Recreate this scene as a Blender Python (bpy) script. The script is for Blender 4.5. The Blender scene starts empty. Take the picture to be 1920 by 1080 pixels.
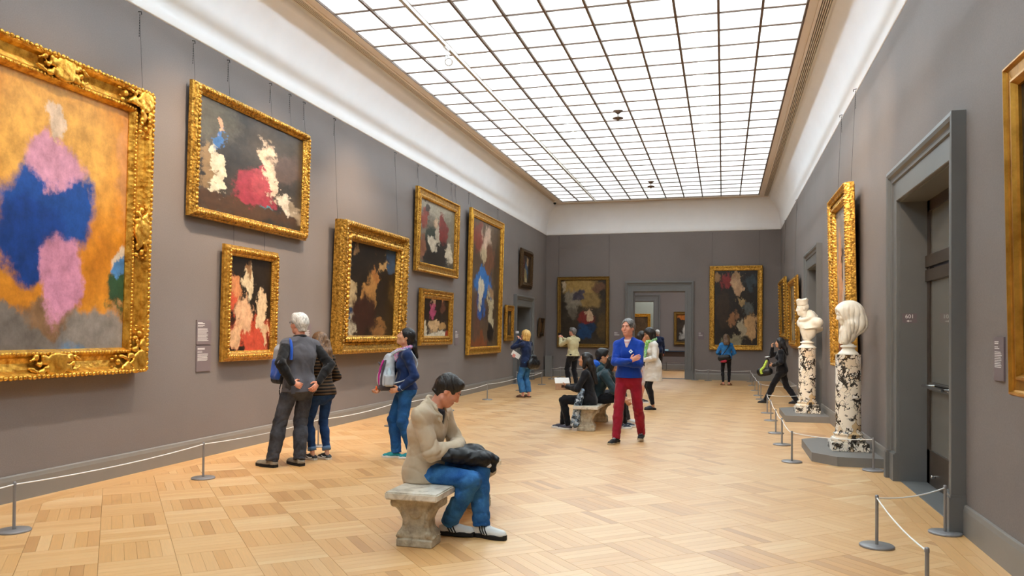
import bpy, bmesh, math, random
import numpy as np
from mathutils import Vector, Matrix
random.seed(7); np.random.seed(7)
SC = bpy.context.scene
COL = SC.collection
pi = math.pi

# ------------------------------------------------------------------ camera
def set_camera():
    f, cx, cy, th, roll, pitch = 1489.0, 929.7, 604.2, 0.2788, 0.0080, 0.0127
    fw = Vector((-math.sin(th), math.cos(th), 0)); rt = Vector((math.cos(th), math.sin(th), 0)); up = Vector((0, 0, 1))
    w = fw * math.cos(pitch) + up * math.sin(pitch)
    u2 = up * math.cos(pitch) - fw * math.sin(pitch)
    r = rt * math.cos(roll) + u2 * math.sin(roll)
    u = u2 * math.cos(roll) - rt * math.sin(roll)
    cd = bpy.data.cameras.new('camera')
    cd.sensor_width = 36; cd.sensor_fit = 'HORIZONTAL'
    cd.lens = f * 36 / 1920
    cd.shift_x = (960 - cx) / 1920; cd.shift_y = (cy - 540) / 1920
    cd.clip_start = .05; cd.clip_end = 200
    c = bpy.data.objects.new('camera', cd); COL.objects.link(c)
    m = Matrix((r, u, -w)).transposed().to_4x4(); m.translation = (0, 0, 1.55)
    c.matrix_world = m
    SC.camera = c
set_camera()

# ------------------------------------------------------------------ world, exposure
wd = bpy.data.worlds.new('world'); SC.world = wd; wd.use_nodes = True
wd.node_tree.nodes['Background'].inputs[0].default_value = (.75, .82, .9, 1)
wd.node_tree.nodes['Background'].inputs[1].default_value = .3
vs = SC.view_settings
vs.view_transform = 'Standard'; vs.look = 'None'; vs.gamma = 1; vs.use_curve_mapping = False
vs.exposure = 0.0
PANE_GLOW = 1.2         # radiance of the backlit frosted glass ceiling
LAMP_GLOW = 600.0        # fluorescent tubes in the roof void above the glass
SC.cycles.use_denoising = True
SC.cycles.max_bounces = 6; SC.cycles.diffuse_bounces = 4; SC.cycles.glossy_bounces = 2; SC.cycles.transmission_bounces = 2; SC.cycles.transparent_max_bounces = 4
SC.cycles.use_adaptive_sampling = True; SC.cycles.adaptive_threshold = .08; SC.cycles.adaptive_min_samples = 16
SC.cycles.sample_clamp_indirect = 6

# room measures (metres): the gallery runs along +Y
XL, XR, YB, YN = -6.11, 1.83, 27.86, -3.0
ZG, ZC = 5.04, 6.06      # top of grey wall, soffit
ZS = 6.10                # glass ceiling
SX0, SX1, SY1 = -5.40, 1.10, 27.08
DX, DY = (SX1 - SX0) / 11, .672

# ------------------------------------------------------------------ helpers: objects
def tag(o, label=None, cat=None, group=None, kind=None):
    if label: o['label'] = label
    if cat: o['category'] = cat
    if group: o['group'] = group
    if kind: o['kind'] = kind
    return o
def link(o, parent=None):
    COL.objects.link(o)
    if parent is not None: o.parent = parent
    return o
def empty(name, loc=(0, 0, 0), rz=0, parent=None):
    o = bpy.data.objects.new(name, None); o.empty_display_size = .1
    o.location = loc; o.rotation_euler = (0, 0, rz)
    return link(o, parent)
def copy_tree(o, parent=None):
    c = o.copy(); link(c, None); c.parent = parent
    for ch in o.children: copy_tree(ch, c)
    return c

class MB:
    """collects shapes into ONE mesh"""
    def __init__(s): s.v = []; s.f = []; s.sm = []
    def add(s, vs, fs, smooth=False):
        n = len(s.v); s.v += [tuple(p) for p in vs]
        s.f += [tuple(i + n for i in f) for f in fs]; s.sm += [smooth] * len(fs); return s
    def box(s, x0, x1, y0, y1, z0, z1):
        vs = [(x, y, z) for x in (x0, x1) for y in (y0, y1) for z in (z0, z1)]
        return s.add(vs, [(0, 1, 3, 2), (4, 6, 7, 5), (0, 4, 5, 1), (2, 3, 7, 6), (0, 2, 6, 4), (1, 5, 7, 3)])
    def prism(s, poly, z0, z1):
        n = len(poly)
        vs = [(x, y, z0) for x, y in poly] + [(x, y, z1) for x, y in poly]
        fs = [tuple(range(n))[::-1], tuple(range(n, 2 * n))] + [(i, (i + 1) % n, n + (i + 1) % n, n + i) for i in range(n)]
        return s.add(vs, fs)
    def lathe(s, prof, c=(0, 0, 0), n=24, smooth=True, cap=True):
        vs = []; fs = []
        for r, z in prof:
            for i in range(n):
                a = 2 * pi * i / n; vs.append((c[0] + r * math.cos(a), c[1] + r * math.sin(a), c[2] + z))
        for j in range(len(prof) - 1):
            for i in range(n):
                k = (i + 1) % n; fs.append((j * n + i, j * n + k, (j + 1) * n + k, (j + 1) * n + i))
        s.add(vs, fs, smooth)
        if cap:
            m = len(prof) - 1
            s.add(vs[:n], [tuple(range(n))[::-1]]); s.add(vs[m * n:], [tuple(range(n))])
        return s
    def tube(s, pts, r, n=8, smooth=True):
        pts = [Vector(p) for p in pts]; vs = []; fs = []; m = len(pts)
        rr = r if isinstance(r, (list, tuple)) else [r] * m
        ref = Vector((0, 0, 1))
        for j, p in enumerate(pts):
            d = (pts[min(j + 1, m - 1)] - pts[max(j - 1, 0)]).normalized()
            if abs(d.dot(ref)) > .97: ref = Vector((1, 0, 0))
            a = d.cross(ref).normalized(); b = d.cross(a)
            for i in range(n):
                t = 2 * pi * i / n; vs.append(p + (a * math.cos(t) + b * math.sin(t)) * rr[j])
        for j in range(m - 1):
            for i in range(n):
                k = (i + 1) % n; fs.append((j * n + i, (j + 1) * n + i, (j + 1) * n + k, j * n + k))
        s.add(vs, fs, smooth); s.add(vs[:n], [tuple(range(n))]); s.add(vs[-n:], [tuple(range(n))[::-1]])
        return s
    def ell(s, c, r, n=10, m=6, R=None):
        vs = [Vector((0, 0, -1))] + [Vector((math.cos(2 * pi * i / n) * math.cos(t), math.sin(2 * pi * i / n) * math.cos(t), math.sin(t)))
              for t in [-pi / 2 + pi * (j + 1) / m for j in range(m - 1)] for i in range(n)] + [Vector((0, 0, 1))]
        fs = [(0, 1 + (i + 1) % n, 1 + i) for i in range(n)]
        for j in range(m - 2):
            for i in range(n):
                k = (i + 1) % n; a = 1 + j * n; fs.append((a + i, a + k, a + n + k, a + n + i))
        e = len(vs) - 1; a = 1 + (m - 2) * n
        fs += [(e, a + i, a + (i + 1) % n) for i in range(n)]
        out = []
        for p in vs:
            q = Vector((p[0] * r[0], p[1] * r[1], p[2] * r[2]))
            if R is not None: q = R @ q
            out.append(q + Vector(c))
        return s.add(out, fs, True)
    def build(s, name, mat, parent=None):
        me = bpy.data.meshes.new(name); me.from_pydata(s.v, [], s.f)
        me.polygons.foreach_set('use_smooth', s.sm)
        if mat is not None: me.materials.append(mat)
        me.update()
        return link(bpy.data.objects.new(name, me), parent)

# ------------------------------------------------------------------ helpers: materials
def srgb(c):
    if isinstance(c, str): c = [int(c[i:i + 2], 16) / 255 for i in (0, 2, 4)]
    return tuple((x / 12.92 if x <= .04045 else ((x + .055) / 1.055) ** 2.4) for x in c) + (1.0,)
class NT:
    def __init__(s, m): s.t = m.node_tree; s.n = s.t.nodes; s.l = s.t.links
    def __call__(s, typ, ins={}, **kw):
        n = s.n.new(typ)
        for k, v in kw.items(): setattr(n, k, v)
        for k, v in ins.items():
            if isinstance(v, bpy.types.NodeSocket): s.l.new(v, n.inputs[k])
            else: n.inputs[k].default_value = v
        return n
    def mix(s, f, a, b, mode='MIX'):
        n = s.n.new('ShaderNodeMix'); n.data_type = 'RGBA'; n.blend_type = mode
        for i, v in ((0, f), (6, a), (7, b)):
            if isinstance(v, bpy.types.NodeSocket): s.l.new(v, n.inputs[i])
            else: n.inputs[i].default_value = v
        return n.outputs[2]
    def ramp(s, fac, stops):
        n = s.n.new('ShaderNodeValToRGB'); e = n.color_ramp.elements
        while len(e) < len(stops): e.new(.5)
        for i, (p, c) in enumerate(stops): e[i].position = p; e[i].color = c
        s.l.new(fac, n.inputs[0]); return n.outputs[0]
def base_mat(name, rough=.6, metal=0, spec=.5):
    m = bpy.data.materials.new(name); m.use_nodes = True
    t = NT(m); b = t.n['Principled BSDF']
    b.inputs['Roughness'].default_value = rough; b.inputs['Metallic'].default_value = metal
    b.inputs['Specular IOR Level'].default_value = spec
    return m, t, b
MATS = {}
def wrinkle(t, tc, bp, wr, scale=5.):
    n = t('ShaderNodeTexNoise', {'Vector': tc.outputs['Object'], 'Scale': scale, 'Detail': 1.2, 'Roughness': .45, 'Distortion': .5})
    r = t.ramp(n.outputs[0], [(.36, (0, 0, 0, 1)), (.47, (.85, .85, .85, 1)), (.52, (1, 1, 1, 1)), (.57, (.85, .85, .85, 1)), (.68, (0, 0, 0, 1))])
    b2 = t('ShaderNodeBump', {'Strength': wr, 'Distance': .02, 'Height': r}); t.l.new(b2.outputs[0], bp.inputs['Normal'])
def plain(name, col, rough=.6, metal=0, var=.12, scale=8, bump=0., bscale=60, spec=.4, sheen=0, wr=0.):
    if name in MATS: return MATS[name]
    m, t, b = base_mat(name, rough, metal, spec)
    c = srgb(col) if isinstance(col, str) else tuple(col) + (1,) if len(col) == 3 else col
    tc = t('ShaderNodeTexCoord')
    n = t('ShaderNodeTexNoise', {'Vector': tc.outputs['Object'], 'Scale': scale, 'Detail': 5.0, 'Roughness': .6})
    lo = tuple(x * (1 - var) for x in c[:3]) + (1,); hi = tuple(min(1, x * (1 + var)) for x in c[:3]) + (1,)
    t.l.new(t.ramp(n.outputs[0], [(.3, lo), (.7, hi)]), b.inputs['Base Color'])
    if bump:
        n2 = t('ShaderNodeTexNoise', {'Vector': tc.outputs['Object'], 'Scale': float(bscale), 'Detail': 4.0})
        bp = t('ShaderNodeBump', {'Strength': bump, 'Distance': .01, 'Height': n2.outputs[0]})
        if wr: wrinkle(t, tc, bp, wr)
        t.l.new(bp.outputs[0], b.inputs['Normal'])
    if sheen: b.inputs['Sheen Weight'].default_value = sheen
    MATS[name] = m; return m
def gold_mat(name, c0, c1, scale=40, bump=.6, rough=.34):
    m, t, b = base_mat(name, rough, .75)
    tc = t('ShaderNodeTexCoord')
    n = t('ShaderNodeTexNoise', {'Vector': tc.outputs['Object'], 'Scale': float(scale), 'Detail': 6.0, 'Roughness': .65})
    n2 = t('ShaderNodeTexVoronoi', {'Vector': tc.outputs['Object'], 'Scale': float(scale * 1.4)})
    t.l.new(t.ramp(n.outputs[0], [(.32, srgb(c0)), (.6, srgb(c1))]), b.inputs['Base Color'])
    h = t('ShaderNodeMath', {0: n.outputs[0], 1: n2.outputs[0]}, operation='ADD')
    bp = t('ShaderNodeBump', {'Strength': bump, 'Distance': .012, 'Height': h.outputs[0]})
    t.l.new(bp.outputs[0], b.inputs['Normal'])
    return m
# ------------------------------------------------------------------ signed-distance sculpting (numpy) for bodies, cloth, marble
def V3(*a): return np.array(a[0] if len(a) == 1 else a, float)
def unit(v): v = np.asarray(v, float); return v / (np.linalg.norm(v) + 1e-9)
class Vol:
    def __init__(s, lo, hi, step, fine=()):
        s.ax = []
        for k in range(3):
            cuts = sorted([(c[k] - r, c[k] + r, st) for c, r, st in fine])
            mg = []
            for c in cuts:
                if mg and c[0] <= mg[-1][1]: mg[-1] = (mg[-1][0], max(mg[-1][1], c[1]), min(mg[-1][2], c[2]))
                else: mg.append(c)
            xs = []; p = lo[k]
            for a, b, st in mg:
                a = max(a, lo[k]); b = min(b, hi[k])
                if b <= a: continue
                if a > p: xs.append(np.linspace(p, a, max(2, int((a - p) / step) + 1))[:-1])
                xs.append(np.linspace(a, b, max(2, int((b - a) / st) + 1))[:-1]); p = b
            xs.append(np.linspace(p, hi[k], max(2, int((hi[k] - p) / step) + 1)))
            s.ax.append(np.concatenate(xs).astype(np.float32))
        s.F = np.full([len(a) for a in s.ax], .25, np.float32)
    def sub(s, lo, hi):
        sl = []
        for k in range(3):
            i0 = max(0, np.searchsorted(s.ax[k], lo[k]) - 1); i1 = min(len(s.ax[k]), np.searchsorted(s.ax[k], hi[k]) + 2)
            sl.append(slice(i0, max(i1, i0 + 1)))
        return tuple(sl), s.ax[0][sl[0]][:, None, None], s.ax[1][sl[1]][None, :, None], s.ax[2][sl[2]][None, None, :]
    def put(s, sl, d, k, op):
        A = s.F[sl]
        if op == 'u':
            if k > 0:
                h = np.clip(.5 + .5 * (A - d) / k, 0, 1); s.F[sl] = A + (d - A) * h - k * h * (1 - h)
            else: s.F[sl] = np.minimum(A, d)
        elif op == 's':
            d = -d
            if k > 0:
                h = np.clip(.5 - .5 * (A - d) / k, 0, 1); s.F[sl] = A + (d - A) * h + k * h * (1 - h)
            else: s.F[sl] = np.maximum(A, d)
    def cone(s, a, b, ra, rb, k=.02, flat=None, op='u'):
        a = V3(a); b = V3(b); R = max(ra, rb) + k + .03
        if flat is not None and flat[1] < 1: R = R / flat[1]
        sl, X, Y, Z = s.sub(np.minimum(a, b) - R, np.maximum(a, b) + R)
        px, py, pz = X - a[0], Y - a[1], Z - a[2]; ba = b - a
        if flat is not None:
            n, q = unit(flat[0]), flat[1] - 1
            dt = (px * n[0] + py * n[1] + pz * n[2]) * q
            px = px + dt * n[0]; py = py + dt * n[1]; pz = pz + dt * n[2]
            ba = ba + n * (ba @ n) * q
        t = np.clip((px * ba[0] + py * ba[1] + pz * ba[2]) / (ba @ ba + 1e-9), 0, 1)
        d = np.sqrt((px - t * ba[0]) ** 2 + (py - t * ba[1]) ** 2 + (pz - t * ba[2]) ** 2) - (ra + (rb - ra) * t)
        s.put(sl, d.astype(np.float32), k, op); return s
    def ell(s, c, r, R=None, k=.02, op='u'):
        c = V3(c); M = max(r) + k + .03
        sl, X, Y, Z = s.sub(c - M, c + M)
        p = [X - c[0], Y - c[1], Z - c[2]]
        if R is not None: p = [R[0, i] * p[0] + R[1, i] * p[1] + R[2, i] * p[2] for i in range(3)]
        k0 = np.sqrt(sum((p[i] / r[i]) ** 2 for i in range(3))) + 1e-6
        k1 = np.sqrt(sum((p[i] / r[i] ** 2) ** 2 for i in range(3))) + 1e-6
        s.put(sl, (k0 * (k0 - 1) / k1).astype(np.float32), k, op); return s
    def box(s, c, r, R=None, rd=.01, k=.01, op='u'):
        c = V3(c); M = float(np.linalg.norm(r)) + k + .03
        sl, X, Y, Z = s.sub(c - M, c + M)
        p = [X - c[0], Y - c[1], Z - c[2]]
        if R is not None: p = [R[0, i] * p[0] + R[1, i] * p[1] + R[2, i] * p[2] for i in range(3)]
        q = [np.abs(p[i] + 0 * X + 0 * Y + 0 * Z) - r[i] + rd for i in range(3)]
        d = np.sqrt(sum(np.maximum(x, 0) ** 2 for x in q)) + np.minimum(np.maximum(q[0], np.maximum(q[1], q[2])), 0) - rd
        s.put(sl, d.astype(np.float32), k, op); return s
    def cut(s, p, n, k=0):            # remove everything on the side n points to
        p = V3(p); n = unit(n)
        d = (s.ax[0][:, None, None] - p[0]) * n[0] + (s.ax[1][None, :, None] - p[1]) * n[1] + (s.ax[2][None, None, :] - p[2]) * n[2]
        s.F = np.maximum(s.F, d.astype(np.float32)); return s
    def folds(s, amp, fr=38., seed=0., zs=1., ridge=.7):
        X, Y, Z = s.ax[0][:, None, None], s.ax[1][None, :, None], s.ax[2][None, None, :] * zs
        a = fr * (.5 * X + .4 * Y + .8 * Z) + 2.2 * np.sin(fr * .45 * (X - Y) + seed) + 1.6 * np.sin(fr * .3 * Z + 2 * seed)
        b = fr * 1.5 * (Z * .55 - .8 * X + .6 * Y) + 2 * np.sin(fr * .6 * (Y + Z) + 1 + seed)
        n = (1 - ridge) * (np.sin(a) + .6 * np.sin(b)) + ridge * (1.7 * (1 - np.abs(np.sin(a * .5))) ** 2.5 + 1.1 * (1 - np.abs(np.sin(b * .5))) ** 3 - .4)
        s.F = s.F + (amp * .75 * n).astype(np.float32); return s
    def joint(s, c, ax, r, amp, fr, ph=0.):      # creases gathered round a joint
        c = V3(c); ax = unit(ax); o = unit(np.cross(ax, V3(.3, .9, .2)))
        sl, X, Y, Z = s.sub(c - 1.6 * r, c + 1.6 * r); px, py, pz = X - c[0], Y - c[1], Z - c[2]
        t = px * ax[0] + py * ax[1] + pz * ax[2]; q = px * o[0] + py * o[1] + pz * o[2]
        g = np.exp(-(px ** 2 + py ** 2 + pz ** 2) / (r * r) * 1.4)
        w_ = np.abs(np.sin(.5 * (fr * (t + .45 * q) + 1.6 * np.sin(fr * .45 * q + ph) + ph))); s.F[sl] += (amp * g * (2.4 * (1 - w_) ** 2 - .35)).astype(np.float32); return s
    def build(s, name, mat, parent=None):
        F = s.F; F[0] = np.maximum(F[0], .01); F[-1] = np.maximum(F[-1], .01)
        F[:, 0] = np.maximum(F[:, 0], .01); F[:, -1] = np.maximum(F[:, -1], .01); F[:, :, 0] = np.maximum(F[:, :, 0], .01); F[:, :, -1] = np.maximum(F[:, :, -1], .01)
        S = F < 0
        c = [S[i:i + S.shape[0] - 1, j:j + S.shape[1] - 1, k:k + S.shape[2] - 1] for i in (0, 1) for j in (0, 1) for k in (0, 1)]
        an = c[0].copy(); al = c[0].copy()
        for q in c[1:]: an |= q; al &= q
        idx = np.argwhere(an & ~al)
        if len(idx) == 0: raise RuntimeError('empty volume ' + name)
        I = np.full(an.shape, -1, np.int32); I[idx[:, 0], idx[:, 1], idx[:, 2]] = np.arange(len(idx))
        offs = [(i, j, k) for i in (0, 1) for j in (0, 1) for k in (0, 1)]
        val = np.stack([F[idx[:, 0] + o[0], idx[:, 1] + o[1], idx[:, 2] + o[2]] for o in offs], 1)
        pos = np.zeros((len(idx), 3)); cnt = np.zeros(len(idx))
        for a in range(8):
            for b in range(a + 1, 8):
                if sum(abs(offs[a][k] - offs[b][k]) for k in range(3)) != 1: continue
                m = (val[:, a] < 0) != (val[:, b] < 0)
                t = np.where(m, val[:, a] / (val[:, a] - val[:, b] + 1e-12), 0)
                for k in range(3): pos[:, k] += np.where(m, offs[a][k] + t * (offs[b][k] - offs[a][k]), 0)
                cnt += m
        pos /= cnt[:, None]
        W = np.stack([s.ax[k][idx[:, k]] * (1 - pos[:, k]) + s.ax[k][idx[:, k] + 1] * pos[:, k] for k in range(3)], 1)
        fs = []
        for k in range(3):
            sl0 = [slice(None)] * 3; sl1 = [slice(None)] * 3; sl0[k] = slice(0, -1); sl1[k] = slice(1, None)
            A, B = S[tuple(sl0)], S[tuple(sl1)]
            e = np.argwhere(A != B); u, v = (k + 1) % 3, (k + 2) % 3
            ok = (e[:, u] > 0) & (e[:, v] > 0) & (e[:, u] < S.shape[u] - 1) & (e[:, v] < S.shape[v] - 1); e = e[ok]
            q = []
            for du, dv in ((-1, -1), (0, -1), (0, 0), (-1, 0)):
                g = e.copy(); g[:, u] += du; g[:, v] += dv; q.append(I[g[:, 0], g[:, 1], g[:, 2]])
            q = np.stack(q, 1); fl = ~A[e[:, 0], e[:, 1], e[:, 2]]
            q[fl] = q[fl][:, ::-1]; fs.append(q)
        fs = np.concatenate(fs)
        fs = fs[(fs >= 0).all(1)]
        me = bpy.data.meshes.new(name)
        me.vertices.add(len(W)); me.vertices.foreach_set('co', W.astype(np.float32).ravel())
        me.loops.add(len(fs) * 4); me.loops.foreach_set('vertex_index', fs.astype(np.int32).ravel())
        me.polygons.add(len(fs)); me.polygons.foreach_set('loop_start', np.arange(0, len(fs) * 4, 4, dtype=np.int32))
        me.polygons.foreach_set('loop_total', np.full(len(fs), 4, np.int32))
        me.polygons.foreach_set('use_smooth', np.ones(len(fs), bool))
        me.update(calc_edges=True); me.validate()
        if mat is not None: me.materials.append(mat)
        return link(bpy.data.objects.new(name, me), parent)
def rotm(yaw=0, pitch=0, roll=0):      # columns: right, forward, up ; yaw + = to the left, pitch + = up
    cy, sy, cp, sp, cr, sr = math.cos(yaw), math.sin(yaw), math.cos(pitch), math.sin(pitch), math.cos(roll), math.sin(roll)
    Rz = np.array([[cy, -sy, 0], [sy, cy, 0], [0, 0, 1]]); Rx = np.array([[1, 0, 0], [0, cp, -sp], [0, sp, cp]]); Ry = np.array([[cr, 0, sr], [0, 1, 0], [-sr, 0, cr]])
    return Rz @ Rx @ Ry
# ------------------------------------------------------------------ surface materials
def wall_mat():
    m, t, b = base_mat('wall_grey', .75, 0, .25)
    tc = t('ShaderNodeTexCoord')
    n = t('ShaderNodeTexNoise', {'Vector': tc.outputs['Object'], 'Scale': .7, 'Detail': 4.0})
    n2 = t('ShaderNodeTexNoise', {'Vector': tc.outputs['Object'], 'Scale': 90.0, 'Detail': 3.0})
    c = t.ramp(n.outputs[0], [(.3, srgb('776f6b')), (.7, srgb('7f7672'))])
    t.l.new(t.mix(.15, c, t.ramp(n2.outputs[0], [(.4, srgb('6c6460')), (.6, srgb('8a817d'))])), b.inputs['Base Color'])
    bp = t('ShaderNodeBump', {'Strength': .12, 'Distance': .003, 'Height': n2.outputs[0]}); t.l.new(bp.outputs[0], b.inputs['Normal'])
    return m
def wood_mat():
    m, t, b = base_mat('parquet_oak', .4, 0, .85)
    b.inputs['Coat Weight'].default_value = 1.; b.inputs['Coat Roughness'].default_value = .42
    uv = t('ShaderNodeUVMap', uv_map='UVMap')
    at = t('ShaderNodeAttribute', attribute_name='tone')
    mp = t('ShaderNodeMapping', {'Vector': uv.outputs[0], 'Scale': (5, 70, 1)})
    n = t('ShaderNodeTexNoise', {'Vector': mp.outputs[0], 'Scale': 1.0, 'Detail': 5.0, 'Roughness': .6, 'Distortion': .6})
    tone = t.ramp(at.outputs['Fac'], [(0., srgb('c58c4e')), (.35, srgb('dfa864')), (.7, srgb('eaba7e')), (1., srgb('f2cb96'))])
    gr = t.ramp(n.outputs[0], [(.25, (.88, .86, .82, 1)), (.75, (1.06, 1.05, 1.04, 1))])
    t.l.new(t.mix(1., tone, gr, 'MULTIPLY'), b.inputs['Base Color'])
    r = t.ramp(n.outputs[0], [(.2, (.42,) * 3 + (1,)), (.8, (.5,) * 3 + (1,))]); t.l.new(r, b.inputs['Roughness'])
    bp = t('ShaderNodeBump', {'Strength': .05, 'Distance': .002, 'Height': n.outputs[0]}); t.l.new(bp.outputs[0], b.inputs['Normal'])
    return m
def pane_mat():
    m, t, b = base_mat('frosted_glass_backlit', .3, 0, .3)
    oi = t('ShaderNodeObjectInfo'); tc = t('ShaderNodeTexCoord')
    c = t.ramp(oi.outputs['Random'], [(0., (.90, .96, 1., 1)), (.5, (.94, .98, 1., 1)), (.85, (1., 1., .97, 1)), (1., (.84, .95, .97, 1))])
    t.l.new(c, b.inputs['Emission Color'])
    b.inputs['Emission Strength'].default_value = PANE_GLOW
    b.inputs['Base Color'].default_value = (.8, .85, .85, 1)
    tr = t('ShaderNodeBsdfTransparent', {0: (.95, 1., 1., 1)})
    mx = t('ShaderNodeMixShader', {0: .28, 1: b.outputs[0], 2: tr.outputs[0]})
    t.l.new(mx.outputs[0], t.n['Material Output'].inputs[0])
    return m
def lamp_mat():
    m, t, b = base_mat('tube_lamp', .5)
    b.inputs['Emission Color'].default_value = (.86, .965, 1.12, 1); b.inputs['Emission Strength'].default_value = LAMP_GLOW
    return m
def marble_col_mat():
    m, t, b = base_mat('breccia_marble', .22, 0, .5)
    tc = t('ShaderNodeTexCoord')
    n0 = t('ShaderNodeTexNoise', {'Vector': tc.outputs['Object'], 'Scale': 5.0, 'Detail': 3.0})
    mp = t('ShaderNodeVectorMath', {0: tc.outputs['Object'], 1: n0.outputs[1]}, operation='ADD')
    mp2 = t('ShaderNodeMapping', {'Vector': mp.outputs[0], 'Scale': (5.2, 5.2, 3.4)})
    v = t('ShaderNodeTexVoronoi', {'Vector': mp2.outputs[0], 'Scale': 1.0}, feature='DISTANCE_TO_EDGE')
    v2 = t('ShaderNodeTexVoronoi', {'Vector': mp2.outputs[0], 'Scale': 1.0})
    n = t('ShaderNodeTexNoise', {'Vector': tc.outputs['Object'], 'Scale': 4.0, 'Detail': 6.0, 'Roughness': .7})
    clast = t.ramp(t('ShaderNodeSeparateColor', {0: v2.outputs['Color']}).outputs[0], [(0., srgb('f6eee2')), (.4, srgb('eee0c8')), (.7, srgb('f8f2e8')), (.88, srgb('cda668')), (1., srgb('e6d8c2'))])
    vein = t.ramp(n.outputs[0], [(.42, srgb('2a2724')), (.56, srgb('3c342e')), (.66, srgb('8a6534'))])
    w = t('ShaderNodeMath', {0: n.outputs[0], 1: .42}, operation='MULTIPLY')
    w = t('ShaderNodeMath', {0: w.outputs[0], 1: .17}, operation='SUBTRACT')
    d = t('ShaderNodeMath', {0: v.outputs['Distance'], 1: w.outputs[0]}, operation='LESS_THAN')
    n3 = t('ShaderNodeTexNoise', {'Vector': tc.outputs['Object'], 'Scale': 5.5, 'Detail': 7.0, 'Roughness': .62, 'Distortion': .8})
    pt = t('ShaderNodeMapRange', {0: n3.outputs[0], 1: .545, 2: .585})
    col = t.mix(d.outputs[0], clast, vein)
    t.l.new(t.mix(pt.outputs[0], col, srgb('38332e')), b.inputs['Base Color'])
    return m
def stone_mat(name, c0, c1, c2, rough=.6, scale=9, bump=.4, vein=False):
    m, t, b = base_mat(name, rough, 0, .35)
    tc = t('ShaderNodeTexCoord')
    n = t('ShaderNodeTexNoise', {'Vector': tc.outputs['Object'], 'Scale': float(scale), 'Detail': 7.0, 'Roughness': .65, 'Distortion': 1.2 if vein else .2})
    st = [(.33, srgb(c0)), (.5, srgb(c1)), (.68, srgb(c2))]
    t.l.new(t.ramp(n.outputs[0], st), b.inputs['Base Color'])
    n2 = t('ShaderNodeTexNoise', {'Vector': tc.outputs['Object'], 'Scale': 70.0, 'Detail': 4.0})
    bp = t('ShaderNodeBump', {'Strength': bump, 'Distance': .005, 'Height': n2.outputs[0]}); t.l.new(bp.outputs[0], b.inputs['Normal'])
    return m
M = dict(lamp=lamp_mat(), wall=wall_mat(), wood=wood_mat(), pane=pane_mat(), breccia=marble_col_mat(),
    cove=plain('cove_plaster', 'f1f1f3', .8, var=.02, scale=2), soffit=plain('soffit_paint', 'e6d8c8', .7, var=.02, scale=2),
    dark=plain('vent_dark', '2c2723', .8), trim=plain('trim_grey', '6c6b69', .45, var=.04, scale=3), base=plain('baseboard_grey', '827c75', .45, var=.04, scale=3),
    bar=plain('glazing_bar', '6b5748', .5, var=.1), track=plain('track_metal', 'cfc6b8', .35, metal=.6, var=.05),
    sub=plain('sub_floor', '8a5f34', .9), white=plain('white_enamel', 'f2f0ee', .3, var=.02), bust=stone_mat('carrara', 'e4dac6', 'f0e9da', 'f6f2e8', .38, 7, .12),
    bench=stone_mat('weathered_stone', '8f8270', 'b5a890', 'cdc2ab', .75, 10, .7), slab=stone_mat('veined_slab', 'a99c88', 'e3d9c8', 'efe8dc', .3, 5, .1, True),
    post=plain('stanchion_grey', '8f8c8c', .4, metal=.3, var=.04), rope=plain('barrier_cord', 'f4f2ee', .6, var=.03),
    plinth=plain('plinth_paint', '7b7874', .5, var=.03), label=plain('label_card', '75686a', .55, var=.03), black=plain('black_iron', '171514', .5),
    ink=plain('label_ink', 'e9e4e0', .6, var=.02), door=plain('door_bronze', '4a3f36', .35, metal=.3, var=.15, scale=3), chrome=plain('chrome', 'd8d8d8', .12, metal=1, var=.02))
mg, tg, bg = base_mat('door_glass', .06, 0, .5)
bg.inputs['Base Color'].default_value = (.16, .15, .13, 1); bg.inputs['Coat Weight'].default_value = .6
M['glass'] = mg

# ------------------------------------------------------------------ floor: diagonal basket-weave parquet
ANG = math.radians(41.7); CA, SA = math.cos(ANG), math.sin(ANG)
SQ, A0, B0 = .477, -.07, .17
def to_xy(a, b): return (a * CA - b * SA, a * SA + b * CA)
def clip(poly, x0, x1, y0, y1):
    for ax, lim, sg in ((0, x0, 1), (0, x1, -1), (1, y0, 1), (1, y1, -1)):
        out = []
        for i in range(len(poly)):
            p, q = poly[i], poly[(i + 1) % len(poly)]
            dp, dq = sg * (p[ax] - lim), sg * (q[ax] - lim)
            if dp >= 0: out.append(p)
            if (dp >= 0) != (dq >= 0):
                t = dp / (dp - dq); out.append((p[0] + t * (q[0] - p[0]), p[1] + t * (q[1] - p[1])))
        poly = out
        if len(poly) < 3: return []
    ar = sum(poly[i][0] * poly[(i + 1) % len(poly)][1] - poly[(i + 1) % len(poly)][0] * poly[i][1] for i in range(len(poly))) / 2
    return poly if ar > 2e-4 else []
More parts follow.
